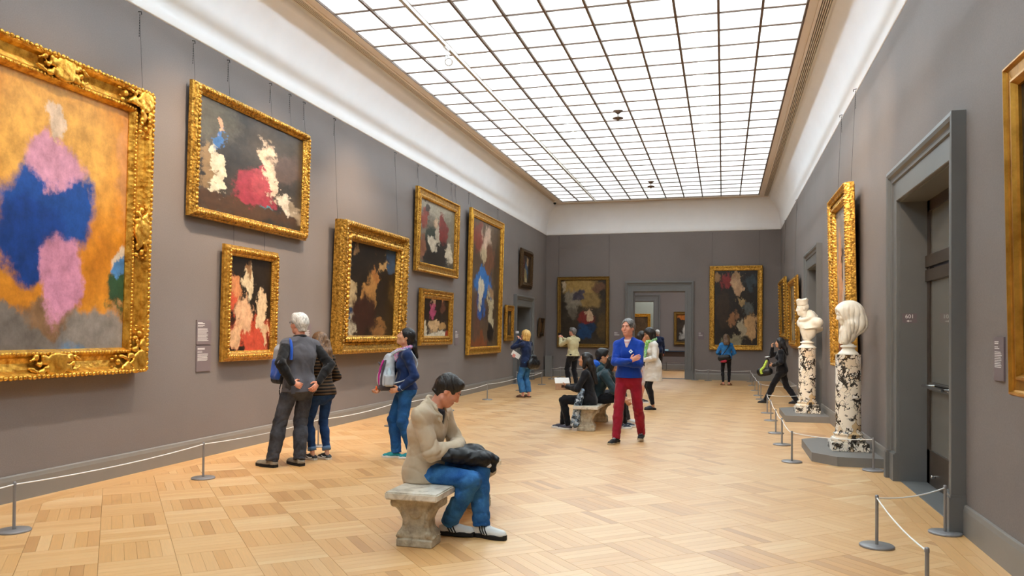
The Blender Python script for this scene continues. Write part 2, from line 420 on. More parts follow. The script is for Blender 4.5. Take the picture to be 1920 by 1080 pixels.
class Wood:
    """strips of oak: each strip a raised piece with its own tone and grain direction"""
    def __init__(s): s.v = []; s.f = []; s.t = []; s.uv = []
    def strip(s, poly, d, tone, h=.012):
        n = len(poly); k = len(s.v); o = (random.random() * 9, random.random() * 9)
        cx = sum(p[0] for p in poly) / n; cy = sum(p[1] for p in poly) / n
        ins = []
        for p in poly:                       # tiny eased edge
            l = math.hypot(p[0] - cx, p[1] - cy) + 1e-6; e = min(.0008, l * .2)
            ins.append((p[0] - (p[0] - cx) / l * e, p[1] - (p[1] - cy) / l * e))
        s.v += [(p[0], p[1], -h) for p in poly] + [(p[0], p[1], -.0015) for p in poly] + [(p[0], p[1], 0) for p in ins]
        fs = [tuple(range(k + 2 * n, k + 3 * n))]
        for r in (0, 1): fs += [(k + r * n + i, k + r * n + (i + 1) % n, k + (r + 1) * n + (i + 1) % n, k + (r + 1) * n + i) for i in range(n)]
        for f in fs:
            s.f.append(f); s.t.append(tone)
            for i in f:
                p = s.v[i]; s.uv += [p[0] * d[0] + p[1] * d[1] + o[0], -p[0] * d[1] + p[1] * d[0] + o[1]]
    def build(s, name, parent):
        me = bpy.data.meshes.new(name); me.from_pydata(s.v, [], s.f)
        a = me.attributes.new('tone', 'FLOAT', 'FACE'); a.data.foreach_set('value', s.t)
        u = me.uv_layers.new(name='UVMap'); u.data.foreach_set('uv', s.uv)
        me.materials.append(M['wood']); me.update()
        return link(bpy.data.objects.new(name, me), parent)
def block(W, ia, ib, rect, g=.0006):
    along_a = (ia + ib) % 2 == 1; n = 6; w = SQ / n; done = False
    bt = .5 + random.gauss(0, .07) + (.12 if along_a else -.13)  # blocks along a tinted lighter, the rest darker: painted sheen of the grain
    for i in range(n):
        a0, b0 = A0 + ia * SQ, B0 + ib * SQ
        e0 = (.001) if i == 0 else g; e1 = .001 if i == n - 1 else g
        if along_a: r = [(a0 + .001, b0 + i * w + e0), (a0 + SQ - .001, b0 + i * w + e0), (a0 + SQ - .001, b0 + (i + 1) * w - e1), (a0 + .001, b0 + (i + 1) * w - e1)]
        else: r = [(a0 + i * w + e0, b0 + .001), (a0 + (i + 1) * w - e1, b0 + .001), (a0 + (i + 1) * w - e1, b0 + SQ - .001), (a0 + i * w + e0, b0 + SQ - .001)]
        p = clip([to_xy(*q) for q in r], *rect)
        if p:
            W.strip(p, (CA, SA) if along_a else (-SA, CA), min(1, max(0, bt + random.gauss(0, .13)))); done = True
    return done
floor = MB().box(XL - .5, XR + .6, YN - .2, YB + .4, -.12, -.012).build('floor', M['sub'])
tag(floor, kind='structure')
BW = .30
rect = (XL + BW, XR - BW, YN + BW, YB - BW)
cells = []
for ia in range(-16, 46):
    for ib in range(-16, 60):
        x, y = to_xy(A0 + (ia + .5) * SQ, B0 + (ib + .5) * SQ)
        if rect[0] - .35 < x < rect[1] + .35 and rect[2] - .35 < y < rect[3] + .35: cells.append((x, y, ia, ib))
def in_view(x, y):
    th = .2788; d = -x * math.sin(th) + y * math.cos(th); r = x * math.cos(th) + y * math.sin(th)
    if d < 3.9: return False
    return -.66 < r / d < .69 and d > 4.55
near = sorted([c for c in cells if in_view(c[0], c[1])], key=lambda c: c[0] ** 2 + c[1] ** 2)
ids = set()
for x, y, ia, ib in near:
    if len(ids) >= 290: break
    W = Wood()
    if block(W, ia, ib, rect): W.build('parquet_block', floor); ids.add((ia, ib))
W = Wood()
for x, y, ia, ib in cells:
    if (ia, ib) not in ids: block(W, ia, ib, rect)
tag(W.build('parquet_field', floor), kind='stuff')
W = Wood()                                  # border courses along the walls
def course(x0, x1, y0, y1, along_y):
    L = (y1 - y0) if along_y else (x1 - x0); p = 0
    while p < L - .05:
        l = min(random.uniform(.8, 1.6), L - p)
        q = (x0, x1, y0 + p, y0 + p + l) if along_y else (x0 + p, x0 + p + l, y0, y1)
        W.strip([(q[0] + .001, q[2] + .001), (q[1] - .001, q[2] + .001), (q[1] - .001, q[3] - .001), (q[0] + .001, q[3] - .001)], (0, 1) if along_y else (1, 0), min(1, max(0, random.gauss(.42, .1)))); p += l
for i in range(3):
    o = BW / 3
    course(XL + i * o, XL + (i + 1) * o, YN, YB, True); course(XR - (i + 1) * o, XR - i * o, YN, YB, True)
    course(XL + BW, XR - BW, YB - (i + 1) * o, YB - i * o, False); course(XL + BW, XR - BW, YN + i * o, YN + (i + 1) * o, False)
tag(W.build('border_planks', floor), kind='stuff')

# ------------------------------------------------------------------ walls with their door openings
def wall(name, axis, pos, th, lo, hi, top, holes):
    """axis 'x': wall plane x=pos running along y; th = signed thickness away from the room"""
    m = MB(); p = lo
    def bx(a, b, z0, z1):
        if axis == 'x': m.box(min(pos, pos + th), max(pos, pos + th), a, b, z0, z1)
        else: m.box(a, b, min(pos, pos + th), max(pos, pos + th), z0, z1)
    for a, b, z in sorted(holes):
        bx(p, a, -.05, top); bx(a, b, z, top); p = b
    bx(p, hi, -.05, top)
    return tag(m.build(name, M['wall']), kind='structure')
D1 = (7.27, 9.32, 2.98); D2 = (16.7, 18.72, 2.98); DL = (23.55, 25.35, 2.36); DB = (-3.0, -1.25, 3.0)
wall('wall_left', 'x', XL, -.45, YN, YB + .4, ZG, [DL])
wall('wall_right', 'x', XR, .45, YN, YB + .4, ZG, [D1, D2])
wall('wall_back', 'y', YB, .4, XL, XR, ZG, [DB])
wall('wall_near', 'y', YN, -.3, XL, XR, ZG, [])
def baseboard(name, axis, pos, sg, spans):
    m = MB()
    for a, b in spans:
        prof = [(0, 0), (.024, 0), (.024, .19), (.020, .205), (.016, .225), (.010, .234), (0, .236)]
        n = len(prof)
        def pt(t, o, z): return (pos + sg * o, t, z) if axis == 'x' else (t, pos + sg * o, z)
        vs = [pt(a, o, z) for o, z in prof] + [pt(b, o, z) for o, z in prof]
        fl = [(i, i + 1, n + i + 1, n + i) for i in range(n - 1)] + [tuple(range(n)), tuple(range(2 * n - 1, n - 1, -1))]
        m.add(vs, fl)
    return tag(m.build(name, M['base']), kind='structure')
baseboard('baseboard_left', 'x', XL, 1, [(YN, DL[0] - .28), (DL[1] + .28, YB)])
baseboard('baseboard_right', 'x', XR, -1, [(YN, D1[0] - .28), (D1[1] + .28, D2[0] - .28), (D2[1] + .28, YB)])
baseboard('baseboard_back', 'y', YB, -1, [(XL + .025, DB[0] - .28), (DB[1] + .28, XR - .025)])

# ------------------------------------------------------------------ coved ceiling and soffit
cv = MB()
prof = [(-.06, ZG), (.0, ZG), (.012, ZG + .02), (.012, 5.18), (.03, 5.36), (.065, 5.52), (.12, 5.67), (.19, 5.80), (.27, 5.91), (.345, 5.985), (.385, 6.005), (.385, ZC), (.42, ZC), (.42, 6.16)]
def ring(m, prof, smooth):
    def cs(d): return [(XL + d, YN + d), (XR - d, YN + d), (XR - d, YB - d), (XL + d, YB - d)]
    for k in range(4):
        vs = []
        for d, z in prof:
            c = cs(d); vs += [(*c[k], z), (*c[(k + 1) % 4], z)]
        m.add(vs, [(2 * i, 2 * i + 2, 2 * i + 3, 2 * i + 1) for i in range(len(prof) - 1)], smooth)
ring(cv, prof, True)
ceiling = tag(cv.build('ceiling', M['cove']), kind='structure')
sf = MB()
ring(sf, [(.56, 6.12), (.56, ZC), (.60, ZC), (.605, ZC + .012), (.72, ZC + .012), (.72, 6.2)], False)
sf.build('soffit_band', M['soffit'], ceiling)
for nm, d0 in (('vent_slat', .42),):
    bk = MB(); ring(bk, [(.41, 6.11), (.57, 6.11)], False); bk.build('vent_recess', M['dark'], ceiling)
    for k in range(4):
        s = MB(); d = .44 + k * .03
        ring(s, [(d, 6.10), (d, ZC + .004), (d + .013, ZC + .004), (d + .013, 6.10)], False); s.build('vent_slat', M['soffit'], ceiling)

# ------------------------------------------------------------------ glass ceiling
sky = empty('window_1', (0, 0, ZS)); tag(sky, kind='structure')
NR = 44
pane_me = None
for r in range(NR):
    if r < 26:
        for c in range(11):
            if pane_me is None:
                pane_me = MB().box(-DX / 2, DX / 2, -DY / 2, DY / 2, 0, .012); po = pane_me.build('pane', M['pane'], sky); pm = po.data
            else: po = link(bpy.data.objects.new('pane', pm), sky)
            po.location = (SX0 + (c + .5) * DX, SY1 - (r + .5) * DY, .012)
rest = MB()
for r in range(26, NR):
    for c in range(11):
        x, y = SX0 + c * DX, SY1 - r * DY; rest.box(x, x + DX, y - DY, y, .012, .024)
tag(rest.build('pane_field', M['pane'], sky), kind='stuff')
Y0 = SY1 - NR * DY
for c in range(12):
    w = .017 if 0 < c < 11 else .02
    x = SX0 + c * DX; MB().box(x - w, x + w, Y0, SY1, -.022, .03).build('mullion', M['bar'], sky)
for r in range(NR + 1):
    y = SY1 - r * DY; MB().box(SX0, SX1, y - .0085, y + .0085, -.008, .028).build('glazing_bar', M['bar'], sky)
# roof void above the glass with its tube lamps and beams
rf = tag(MB().box(XL - .5, XR + .5, YN - .3, YB + .5, 7.3, 7.4).build('roof', M['cove']), kind='structure')
for x in (-3.75, -.45):
    for k in range(12):
        y = SY1 - 5.6 - k * 2.1
        MB().tube([(x, y, 6.75), (x, y - 1.6, 6.75)], .045, 8).build('tube_lamp', M['lamp'], rf)
    MB().box(x - .16, x + .16, Y0, SY1, 6.86, 6.88).build('reflector', M['white'], rf)
for x in (-2.85, -1.35): MB().box(x - .06, x + .06, Y0, SY1, 6.5, 6.7).build('roof_beam', M['post'], rf)

# ------------------------------------------------------------------ door cases
def place(o, side, s, z=0, n=0, tilt=0):
    """put local (x along wall, -y out of wall) onto a wall"""
    if side == 'left': o.location = (XL + n, s, z); o.rotation_euler = (tilt, 0, pi / 2)
    elif side == 'right': o.location = (XR - n, s, z); o.rotation_euler = (tilt, 0, -pi / 2)
    else: o.location = (s, YB - n, z); o.rotation_euler = (tilt, 0, 0)
    return o
CASE = [(0, -.01), (0, .105), (.028, .11), (.052, .10), (.066, .075), (.08, .07), (.10, .068), (.104, .048), (.205, .048), (.21, .056), (.27, .056), (.275, .05), (.28, -.01)]
def door_case(name, w, h, depth=.26, hw=1.25, mat=None):
    mat = mat or M['trim']
    root = empty(name); tag(root, kind='structure')
    x1 = w / 2
    def rail(pts0, pts1, nm, flip=False):
        n = len(pts0); fs = [(i, i + 1, n + i + 1, n + i) for i in range(n - 1)] + [tuple(range(n)), tuple(range(2 * n - 1, n - 1, -1))]
        if flip: fs = [f[::-1] for f in fs]
        MB().add(pts0 + pts1, fs).build(nm, mat, root)
    for sg in (-1, 1):
        lo = [(sg * (x1 + .28 - a), -n, .30) for a, n in CASE]; hi = [(sg * (x1 + .28 - a), -n, h + (.28 - a) * hw) for a, n in CASE]
        rail(lo, hi, 'casing_jamb', sg > 0)
        pl = MB(); pl.box(min(sg * (x1 - .004), sg * (x1 + .286)), max(sg * (x1 - .004), sg * (x1 + .286)), -.085, .01, 0, .285)
        a, b = sorted((sg * (x1 + .20), sg * (x1 + .292))); pl.box(a, b, -.122, .01, 0, .28); a, b = sorted((sg * (x1 - .004), sg * (x1 + .20))); pl.box(a, b, -.07, .01, .285, .30)
        a, b = sorted((sg * (x1 + .20), sg * (x1 + .288))); pl.box(a, b, -.112, .01, .28, .302)
        pl.build('casing_plinth', mat, root)
        a, b = sorted((sg * (x1 - .008), sg * (x1 + .02))); MB().box(a, b, -.02, depth, 0, h - .008).build('reveal', mat, root)
    l = [(-(x1 + .28 - a), -n, h + (.28 - a) * hw) for a, n in CASE]; r = [((x1 + .28 - a), -n, h + (.28 - a) * hw) for a, n in CASE]
    rail(l, r, 'casing_head', True)
    MB().box(-x1, x1, -.02, depth, h - .008, h + .02).build('reveal', mat, root)
    MB().box(-x1, x1, -.01, depth, -.02, .008).build('threshold', mat, root)
    return root
def glass_door(root, w, h, y, bar=True):
    """bronze framed glazed leaf closing the reveal"""
    leaf = empty('door_leaf', (0, y, 0), 0, root)
    m = MB(); t = .04
    m.box(-w / 2, -w / 2 + .12, 0, t, .01, h); m.box(w / 2 - .12, w / 2, 0, t, .01, h); m.box(-.09, .09, 0, t, .01, h)
    m.box(-w / 2, w / 2, 0, t, h - .12, h); m.box(-w / 2, w / 2, 0, t, .01, .36); m.box(-w / 2, w / 2, -.02, t, 2.12, 2.24); m.box(-w / 2, w / 2, -.02, t, 2.27, 2.39)
    m.build('leaf_frame', M['door'], leaf)
    for sg in (-1, 1):
        a, b = sorted((sg * .09, sg * (w / 2 - .12)))
        MB().box(a, b, .012, .03, .36, 2.12).build('pane', M['glass'], leaf); MB().box(a, b, .012, .03, 2.39, h - .12).build('pane', M['glass'], leaf)
        if bar:
            p = MB(); p.tube([(a + .02, -.07, 1.03), (b - .02, -.07, 1.03)], .016, 8); p.tube([(a + .04, 0, 1.03), (a + .04, -.07, 1.03)], .014, 8); p.tube([(b - .04, 0, 1.03), (b - .04, -.07, 1.03)], .014, 8)
            p.box(a + .02, b - .02, -.012, .0, .99, 1.07); p.build('push_bar', M['chrome'], leaf)
    k = MB(); k.lathe([(.014, 0), (.016, .01), (.012, .03)], n=12); k.ell((0, 0, .03), (.02, .02, .014)); ks = k.build('door_stop', M['chrome'], leaf); ks.location = (-w / 2 + .35, -.0, .12); ks.rotation_euler = (pi / 2, 0, 0)
d1 = place(door_case('door_1', D1[1] - D1[0], D1[2]), 'right', (D1[0] + D1[1]) / 2); glass_door(d1, D1[1] - D1[0], D1[2], .24)
d2 = place(door_case('door_2', D2[1] - D2[0], D2[2]), 'right', (D2[0] + D2[1]) / 2); glass_door(d2, D2[1] - D2[0], D2[2], .3, False)
d3 = place(door_case('door_3', DL[1] - DL[0], DL[2], .45), 'left', (DL[0] + DL[1]) / 2)
d4 = place(door_case('door_4', DB[1] - DB[0], DB[2], .4), 'back', (DB[0] + DB[1]) / 2)
# little dark lobby behind the left doorway
lb = MB(); lb.box(XL - 2.6, XL - 2.5, 22.6, 26.4, -.05, 3); lb.box(XL - 2.6, XL - .45, 22.5, 22.6, -.05, 3); lb.box(XL - 2.6, XL - .45, 26.4, 26.5, -.05, 3); lb.box(XL - 2.6, XL - .45, 22.5, 26.5, 3, 3.1); lb.box(XL - 2.6, XL - .4, 22.5, 26.5, -.1, -.01)
tag(lb.build('wall_lobby', M['wall']), kind='structure')

# ------------------------------------------------------------------ rooms seen through the far doorway
W = Wood()
for i in range(10):
    p = YB + .4 + i * 1.0
    for k in range(28):
        q = -5.2 + k * .25; W.strip([(q, p), (q + .249, p), (q + .249, p + .998), (q, p + .998)], (0, 1), min(1, max(0, random.gauss(.45, .12))))
fl2 = W.build('floor_beyond', None); tag(fl2, kind='structure')
Y2 = 35.2
def wall2(name, x0, x1, y, holes, top=4.6): 
    m = MB(); p = x0
    for a, b, z in holes: m.box(p, a, y, y + .35, -.05, top); m.box(a, b, y, y + .35, z, top); p = b
    m.box(p, x1, y, y + .35, -.05, top); return tag(m.build(name, M['wall']), kind='structure')
wall2('wall_beyond', -5.2, 1.8, Y2, [(-3.95, -2.92, 2.95)])
m = MB(); m.box(-5.3, -5.2, YB + .4, Y2 + 4, -.05, 4.6); m.box(1.8, 1.9, YB + .4, Y2 + 4, -.05, 4.6); tag(m.build('wall_beyond', M['wall']), kind='structure')
tag(MB().box(-5.3, 1.9, Y2 + 3.6, Y2 + 3.7, -.05, 4.6).build('wall_beyond', plain('wall_sage', '8c8f84', .8, var=.03)), kind='structure')
tag(MB().box(-5.3, 1.9, YB + .4, Y2 + 4, 4.6, 4.7).build('ceiling_beyond', M['cove']), kind='structure')
baseboard('baseboard_beyond', 'y', Y2, -1, [(-5.2, -4.23), (-2.64, 1.8)])
d5 = door_case('door_5', 1.03, 2.95, .35, 1.1); d5.location = (-3.435, Y2, 0)
PF, tp, bp_ = base_mat('panel_glow', .3); bp_.inputs['Emission Color'].default_value = (.93, .97, 1, 1); bp_.inputs['Emission Strength'].default_value = 5.
for yy in (31.6, 37.2):  # added glowing panels, not windows, unseen; they light the rooms beyond
    w2 = empty('ceiling_glow_panel', (-1.7, yy, 4.55)); tag(w2, kind='structure')
    MB().box(-2.4, 2.4, -1.3, 1.3, .0, .02).build('pane', PF, w2); MB().box(-2.5, 2.5, -1.4, 1.4, .02, .045).build('frame', M['bar'], w2)
# ------------------------------------------------------------------ paintings in carved frames
def paint_mat(name, base, blobs, seed=0, distort=.22, rough=.32):
    """generic painted colour masses: soft, irregular patches of the picture's palette"""
    m, t, b = base_mat(name, rough, 0, .4)
    uv = t('ShaderNodeUVMap', uv_map='UVMap')
    mp = t('ShaderNodeMapping', {'Vector': uv.outputs[0], 'Location': (seed * 3.1, seed * 1.7, seed)})
    n = t('ShaderNodeTexNoise', {'Vector': mp.outputs[0], 'Scale': 6.0, 'Detail': 8.0, 'Roughness': .68})
    off = t('ShaderNodeVectorMath', {0: n.outputs[1], 1: (.5, .5, .5)}, operation='SUBTRACT')
    sc = t('ShaderNodeVectorMath', {0: off.outputs[0], 1: (distort * 2, distort * 2, 0)}, operation='MULTIPLY')
    P = t('ShaderNodeVectorMath', {0: uv.outputs[0], 1: sc.outputs[0]}, operation='ADD').outputs[0]
    n1 = t('ShaderNodeTexNoise', {'Vector': mp.outputs[0], 'Scale': 3.0, 'Detail': 4.0})
    col = t.ramp(n1.outputs[0], [(.35, srgb(base[0])), (.65, srgb(base[1]))])
    for (u, v, ru, rv, c, *soft) in blobs:
        s = t('ShaderNodeVectorMath', {0: P, 1: (u, v, 0)}, operation='SUBTRACT')
        q = t('ShaderNodeVectorMath', {0: s.outputs[0], 1: (1 / ru, 1 / rv, 0)}, operation='MULTIPLY')
        l = t('ShaderNodeVectorMath', {0: q.outputs[0]}, operation='LENGTH')
        sf = soft[0] * .7 if soft else .18
        mr = t('ShaderNodeMapRange', {0: l.outputs['Value'], 1: 1 + sf, 2: 1 - sf}, interpolation_type='SMOOTHSTEP')
        col = t.mix(mr.outputs[0], col, srgb(c))
    n3 = t('ShaderNodeTexNoise', {'Vector': mp.outputs[0], 'Scale': 14.0, 'Detail': 5.0, 'Roughness': .7})
    g = t.ramp(n3.outputs[0], [(.3, (.55, .53, .5, 1)), (.7, (1.1, 1.1, 1.1, 1))])
    t.l.new(t.mix(1., col, g, 'MULTIPLY'), b.inputs['Base Color'])
    return m
GOLD = dict(bright=gold_mat('gilt_bright', 'a8690f', 'efb84c', 14, .35, .28), warm=gold_mat('gilt_warm', '8f5d16', 'dca648', 18, .4, .3),
            carved=gold_mat('gilt_carved', '6e4610', 'e0ac4c', 24, .5, .3), plain=gold_mat('gilt_plain', '9a6a1c', 'c8923a', 6, .12, .38), dark=gold_mat('gilt_dark', '3f2a12', '9a7638', 50, .7, .42), brown=gold_mat('gilt_brown', '2e2013', '5d452a', 40, .5, .45))
PROF = dict(
    cove=[(0, 0), (0, .5), (.06, .95), (.16, 1.), (.22, .86), (.30, .55), (.55, .42), (.72, .52), (.8, .7), (.88, .72), (.94, .5), (1., .3), (1., .1)],
    flat=[(0, 0), (0, .62), (.08, .9), (.16, .92), (.2, .74), (.28, .66), (.66, .6), (.72, .78), (.82, .8), (.9, .55), (1., .42), (1., .1)],
    torus=[(0, 0), (0, .4), (.1, .6), (.22, .62), (.26, .72), (.36, .95), (.5, 1.), (.64, .95), (.72, .74), (.78, .6), (.92, .5), (1., .35), (1., .1)])
def framed(label, side, s0, s1, z0, z1, fw, dp, gold, style, canvas, beads=(), tilt=1.0, wires=(), corner=0, n0=.03, step=.05, mids=False, wtop=None):
    w, h = s1 - s0, z1 - z0
    root = empty('framed_painting'); place(root, side, (s0 + s1) / 2, z0, n0, math.radians(tilt))
    tag(root, label, 'painting', 'paintings hung in the gallery')
    x1 = w / 2; pf = [(a * fw, b * dp) for a, b in PROF[style]]; n = len(pf)
    rng = random.Random(int(s0 * 100))
    ends = [((-x1, 0), (x1, 0)), ((x1, 0), (x1, h)), ((x1, h), (-x1, h)), ((-x1, h), (-x1, 0))]
    for k, (p, q) in enumerate(ends):
        d = Vector((q[0] - p[0], q[1] - p[1])).normalized(); L = math.hypot(q[0] - p[0], q[1] - p[1]); inn = Vector((-d[1], d[0]))
        def pt(t, a, o): return (p[0] + d[0] * t + inn[0] * a, -o, p[1] + d[1] * t + inn[1] * a)
        vs = [pt(a, a, o) for a, o in pf] + [pt(L - a, a, o) for a, o in pf]
        mb = MB().add(vs, [(i, n + i, n + i + 1, i + 1) for i in range(n - 1)])
        ra = mb.build('frame_rail', GOLD[gold], root)
        for (a, o, r, sp, kind) in beads:
            bm = MB(); a_ = a * fw; o_ = o * dp; t = a_ + sp * .5; i = 0
            while t < L - a_ - sp * .4:
                j = rng.uniform(.85, 1.12)
                if kind == 'bead': bm.ell(pt(t, a_, o_), (r * j, r * .8, r * j), 6, 4)
                elif kind == 'leaf':
                    R = Matrix(((d[0], 0, inn[0]), (0, 1, 0), (d[1], 0, inn[1]))).to_3x3() @ Matrix.Rotation(rng.uniform(-.35, .35) + (.5 if i % 2 else -.5), 3, 'Y')
                    bm.ell(pt(t, a_ + rng.uniform(-.2, .2) * r, o_), (sp * .55, r * .6, r * j), 6, 4, R)
                else:
                    e = Vector((d[0], 0, d[1])); g = Vector((inn[0], 0, inn[1])); c = Vector(pt(t, a_, o_)); u = e * sp * .3; v = g * r
                    f = Vector((0, -r * .35, 0)); cs = [c - u - v, c + u - v, c + u + v, c - u + v]
                    bm.add(cs + [x * .3 + c * .7 + f for x in cs], [(0, 4, 5, 1), (1, 5, 6, 2), (2, 6, 7, 3), (3, 7, 4, 0), (4, 7, 6, 5)][::1])
                t += sp; i += 1
            if bm.v: tag(bm.build('carved_ornament', GOLD[gold], ra), kind='stuff')
    # scrolled corner and centre cartouches
    if corner:
        spots = [(sx * (x1 - fw * .45), zz, 1.) for sx in (-1, 1) for zz in (fw * .45, h - fw * .45)]
        if mids: spots += [(0, fw * .5, .75), (0, h - fw * .5, .75), (-x1 + fw * .5, h / 2, .75), (x1 - fw * .5, h / 2, .75)]
        for cx, cz, q in spots:
            R_ = corner * q; v = Vol((-R_ * 1.3, -.16, -R_ * 1.3), (R_ * 1.3, .05, R_ * 1.3), .011)
            hx = -1 if cx > 0 else 1; hz = 1 if cz < h / 2 else -1
            dirs = [(hx, 0), (0, hz)] if q == 1. else ([(1, 0), (-1, 0)] if abs(cx) < .01 else [(0, 1), (0, -1)])
            v.ell((0, -dp * .85, 0), (fw * .42, .05, fw * .42), k=.02)
            for dx, dz in dirs:
                for i in range(9):
                    t = R_ * (.15 + .12 * i); o = math.sin(i * 1.9 + cx) * fw * .26; rr = fw * (.20 - .013 * i)
                    v.ell((dx * t + dz * o, -dp * (.92 - .02 * i), dz * t + dx * o), (rr, rr * .7, rr * (.8 + .3 * math.cos(i * 2))), k=.006)
                    v.ell((dx * t - dz * o, -dp * (.9 - .02 * i) - rr * .35, dz * t - dx * o), (rr * .55,) * 3, k=.004)
            for i in range(7):
                a = i * .9; v.ell((math.cos(a) * fw * .26, -dp - .012, math.sin(a) * fw * .26), (fw * .13,) * 3, k=.004)
            v.ell((0, -dp - .02, 0), (fw * .14,) * 3, k=.004)
            oo = v.build('corner_ornament' if q == 1. else 'centre_ornament', GOLD[gold], root); oo.location = (cx, 0, cz)
    me = bpy.data.meshes.new('canvas'); c = fw * .97; y = -dp * .22
    me.from_pydata([(-x1 + c, y, c), (x1 - c, y, c), (x1 - c, y, h - c), (-x1 + c, y, h - c), (-x1 + c, y + .02, c), (x1 - c, y + .02, c), (x1 - c, y + .02, h - c), (-x1 + c, y + .02, h - c)], [],
        [(0, 1, 2, 3), (7, 6, 5, 4), (0, 4, 5, 1), (1, 5, 6, 2), (2, 6, 7, 3), (3, 7, 4, 0)])
    u = me.uv_layers.new(name='UVMap')
    for l in me.loops:
        p = me.vertices[l.vertex_index].co; u.data[l.index].uv = ((p.x + x1) / w, p.z / h)
    me.materials.append(paint_mat('paint_%d' % len(bpy.data.materials), *canvas)); link(bpy.data.objects.new('canvas', me), root)
    bk = MB(); bk.box(-x1 + .03, x1 - .03, -.005, .012, .03, h - .03); bk.build('backing_board', M['sub'], root)
    tn = math.tan(math.radians(tilt))
    for wx in wires:
        x = wx * x1; zt = ZG - z0 - .07
        if wtop:
            MB().tube([(x, -.004, h - .05), (x, .012, wtop - z0)], .002, 5).build('hanging_wire', M['black'], root); continue
        m = MB(); m.tube([(x, -.01, h - .05), (x, tn * zt - .005, zt)], .002, 5)
        for i in range(9): m.ell((x, tn * zt - .008, zt - .02 - i * .028), (.004, .004, .013), 5, 4)
        m.tube([(x, tn * zt + .01, zt + .02), (x, tn * zt - .03, zt + .015), (x, tn * zt - .03, zt - .015)], .006, 5)
        m.build('hanging_wire', M['black'], root)
    return root
O = '#'
framed('huge golden painting with blue and rose colour masses in bright gilt frame with carved corners', 'left', 4.77, 7.19, 1.09, 4.10, .27, .15, 'bright', 'cove',
  (('c47a1e', 'd9922e'), [(.5, .72, .34, .2, 'e6ac52', .6), (.08, .8, .1, .16, 'c98a58', .4), (.93, .7, .1, .24, 'c9905c', .4), (.5, .07, .7, .09, '4a86b8', .3), (.25, .13, .3, .075, '77706a', .3), (.78, .14, .26, .09, '8d8680', .3), (.5, .19, .12, .045, '8a6a4c', .4),
    (.5, .53, .22, .16, '1f4f9e', .2), (.42, .42, .16, .13, '17408c', .25), (.5, .68, .13, .07, 'd69ab4', .3), (.55, .31, .1, .13, 'cf8fae', .25), (.5, .80, .05, .05, 'e6cdb4', .3), (.9, .38, .09, .05, 'd9cbb8', .3), (.88, .29, .08, .06, '35563c', .3), (.87, .35, .05, .03, '4f86c0', .3), (.1, .42, .08, .09, 'b79674', .3)], 1, .12),
  [(.1, 1., .02, .05, 'leaf'), (.86, .72, .017, .04, 'leaf')], 1.0, (.97,), .34, .02, mids=True)
framed('wide dark painting with a crimson patch in narrow carved gilt frame, hung high', 'left', 7.95, 10.66, 2.90, 4.50, .125, .11, 'carved', 'torus',
  (('2c2620', '4a4034'), [(.15, .8, .2, .2, '5c5648', .5), (.5, .3, .17, .2, '8f2f3c', .25), (.58, .42, .1, .14, 'a04048', .3), (.62, .6, .07, .16, 'd8bfa4', .3), (.68, .42, .05, .13, 'd9c0a8', .3), (.2, .35, .05, .25, 'd9cdb4', .25), (.23, .62, .04, .08, '3f6fa8', .3), (.22, .72, .03, .05, 'd8a884', .3), (.11, .4, .05, .22, '8f7450', .35), (.8, .26, .08, .09, 'd6c8b4', .3), (.9, .2, .07, .08, '9a8a74', .4), (.62, .17, .04, .04, '3c8a98', .3), (.4, .12, .5, .07, '4c3420', .4), (.8, .6, .15, .1, '57443a', .5)], 2),
  [(.5, .98, .03, .052, 'leaf'), (.9, .5, .012, .03, 'bead')], 1.2, (-.93, -.42, .30, .68, .98))
framed('upright painting of flesh tones and coral in gilt frame beneath the wide one', 'left', 8.63, 9.87, 1.15, 2.64, .135, .09, 'warm', 'torus',
  (('1c1714', '2b231d'), [(.5, .25, .42, .14, 'b8452c', .3), (.62, .15, .24, .12, 'c9503a', .25), (.2, .62, .13, .16, 'd08a5c', .3), (.16, .5, .1, .09, 'c4553a', .3), (.46, .70, .1, .12, 'd9c3a0', .3), (.4, .4, .15, .16, 'e0b088', .25), (.72, .42, .1, .17, 'e4c49c', .25), (.25, .24, .12, .1, 'dcae84', .3), (.46, .8, .06, .05, '8a6848', .4), (.8, .22, .06, .09, 'd9b48c', .3)], 3),
  [(.5, .98, .026, .05, 'leaf'), (.93, .45, .011, .028, 'bead')], 1.0, (-.6, .55), wtop=2.895)
framed('large near-black crowded painting in the widest deeply carved gilt frame', 'left', 11.54, 14.22, 1.18, 3.36, .30, .21, 'carved', 'cove',
  (('1a1511', '2e241b'), [(.86, .82, .16, .12, '2a4a66', .4), (.5, .48, .09, .16, 'a87a44', .3), (.58, .62, .05, .1, 'a8703c', .35), (.2, .42, .1, .12, 'b8a27c', .3), (.16, .22, .06, .14, '26446a', .3), (.24, .2, .05, .1, 'c9bda4', .35), (.66, .18, .14, .07, '8a6036', .35), (.68, .74, .06, .04, 'b08a58', .35), (.28, .82, .05, .05, '94724c', .4), (.4, .3, .2, .16, '38201a', .4), (.9, .45, .08, .12, '5c4428', .45), (.1, .72, .07, .1, '5a4630', .5)], 4),
  [(.16, 1.02, .03, .075, 'block'), (.04, .8, .014, .04, 'bead'), (.8, .74, .05, .075, 'bead'), (.55, .46, .03, .06, 'leaf')], 2.0, (-.95, .9))
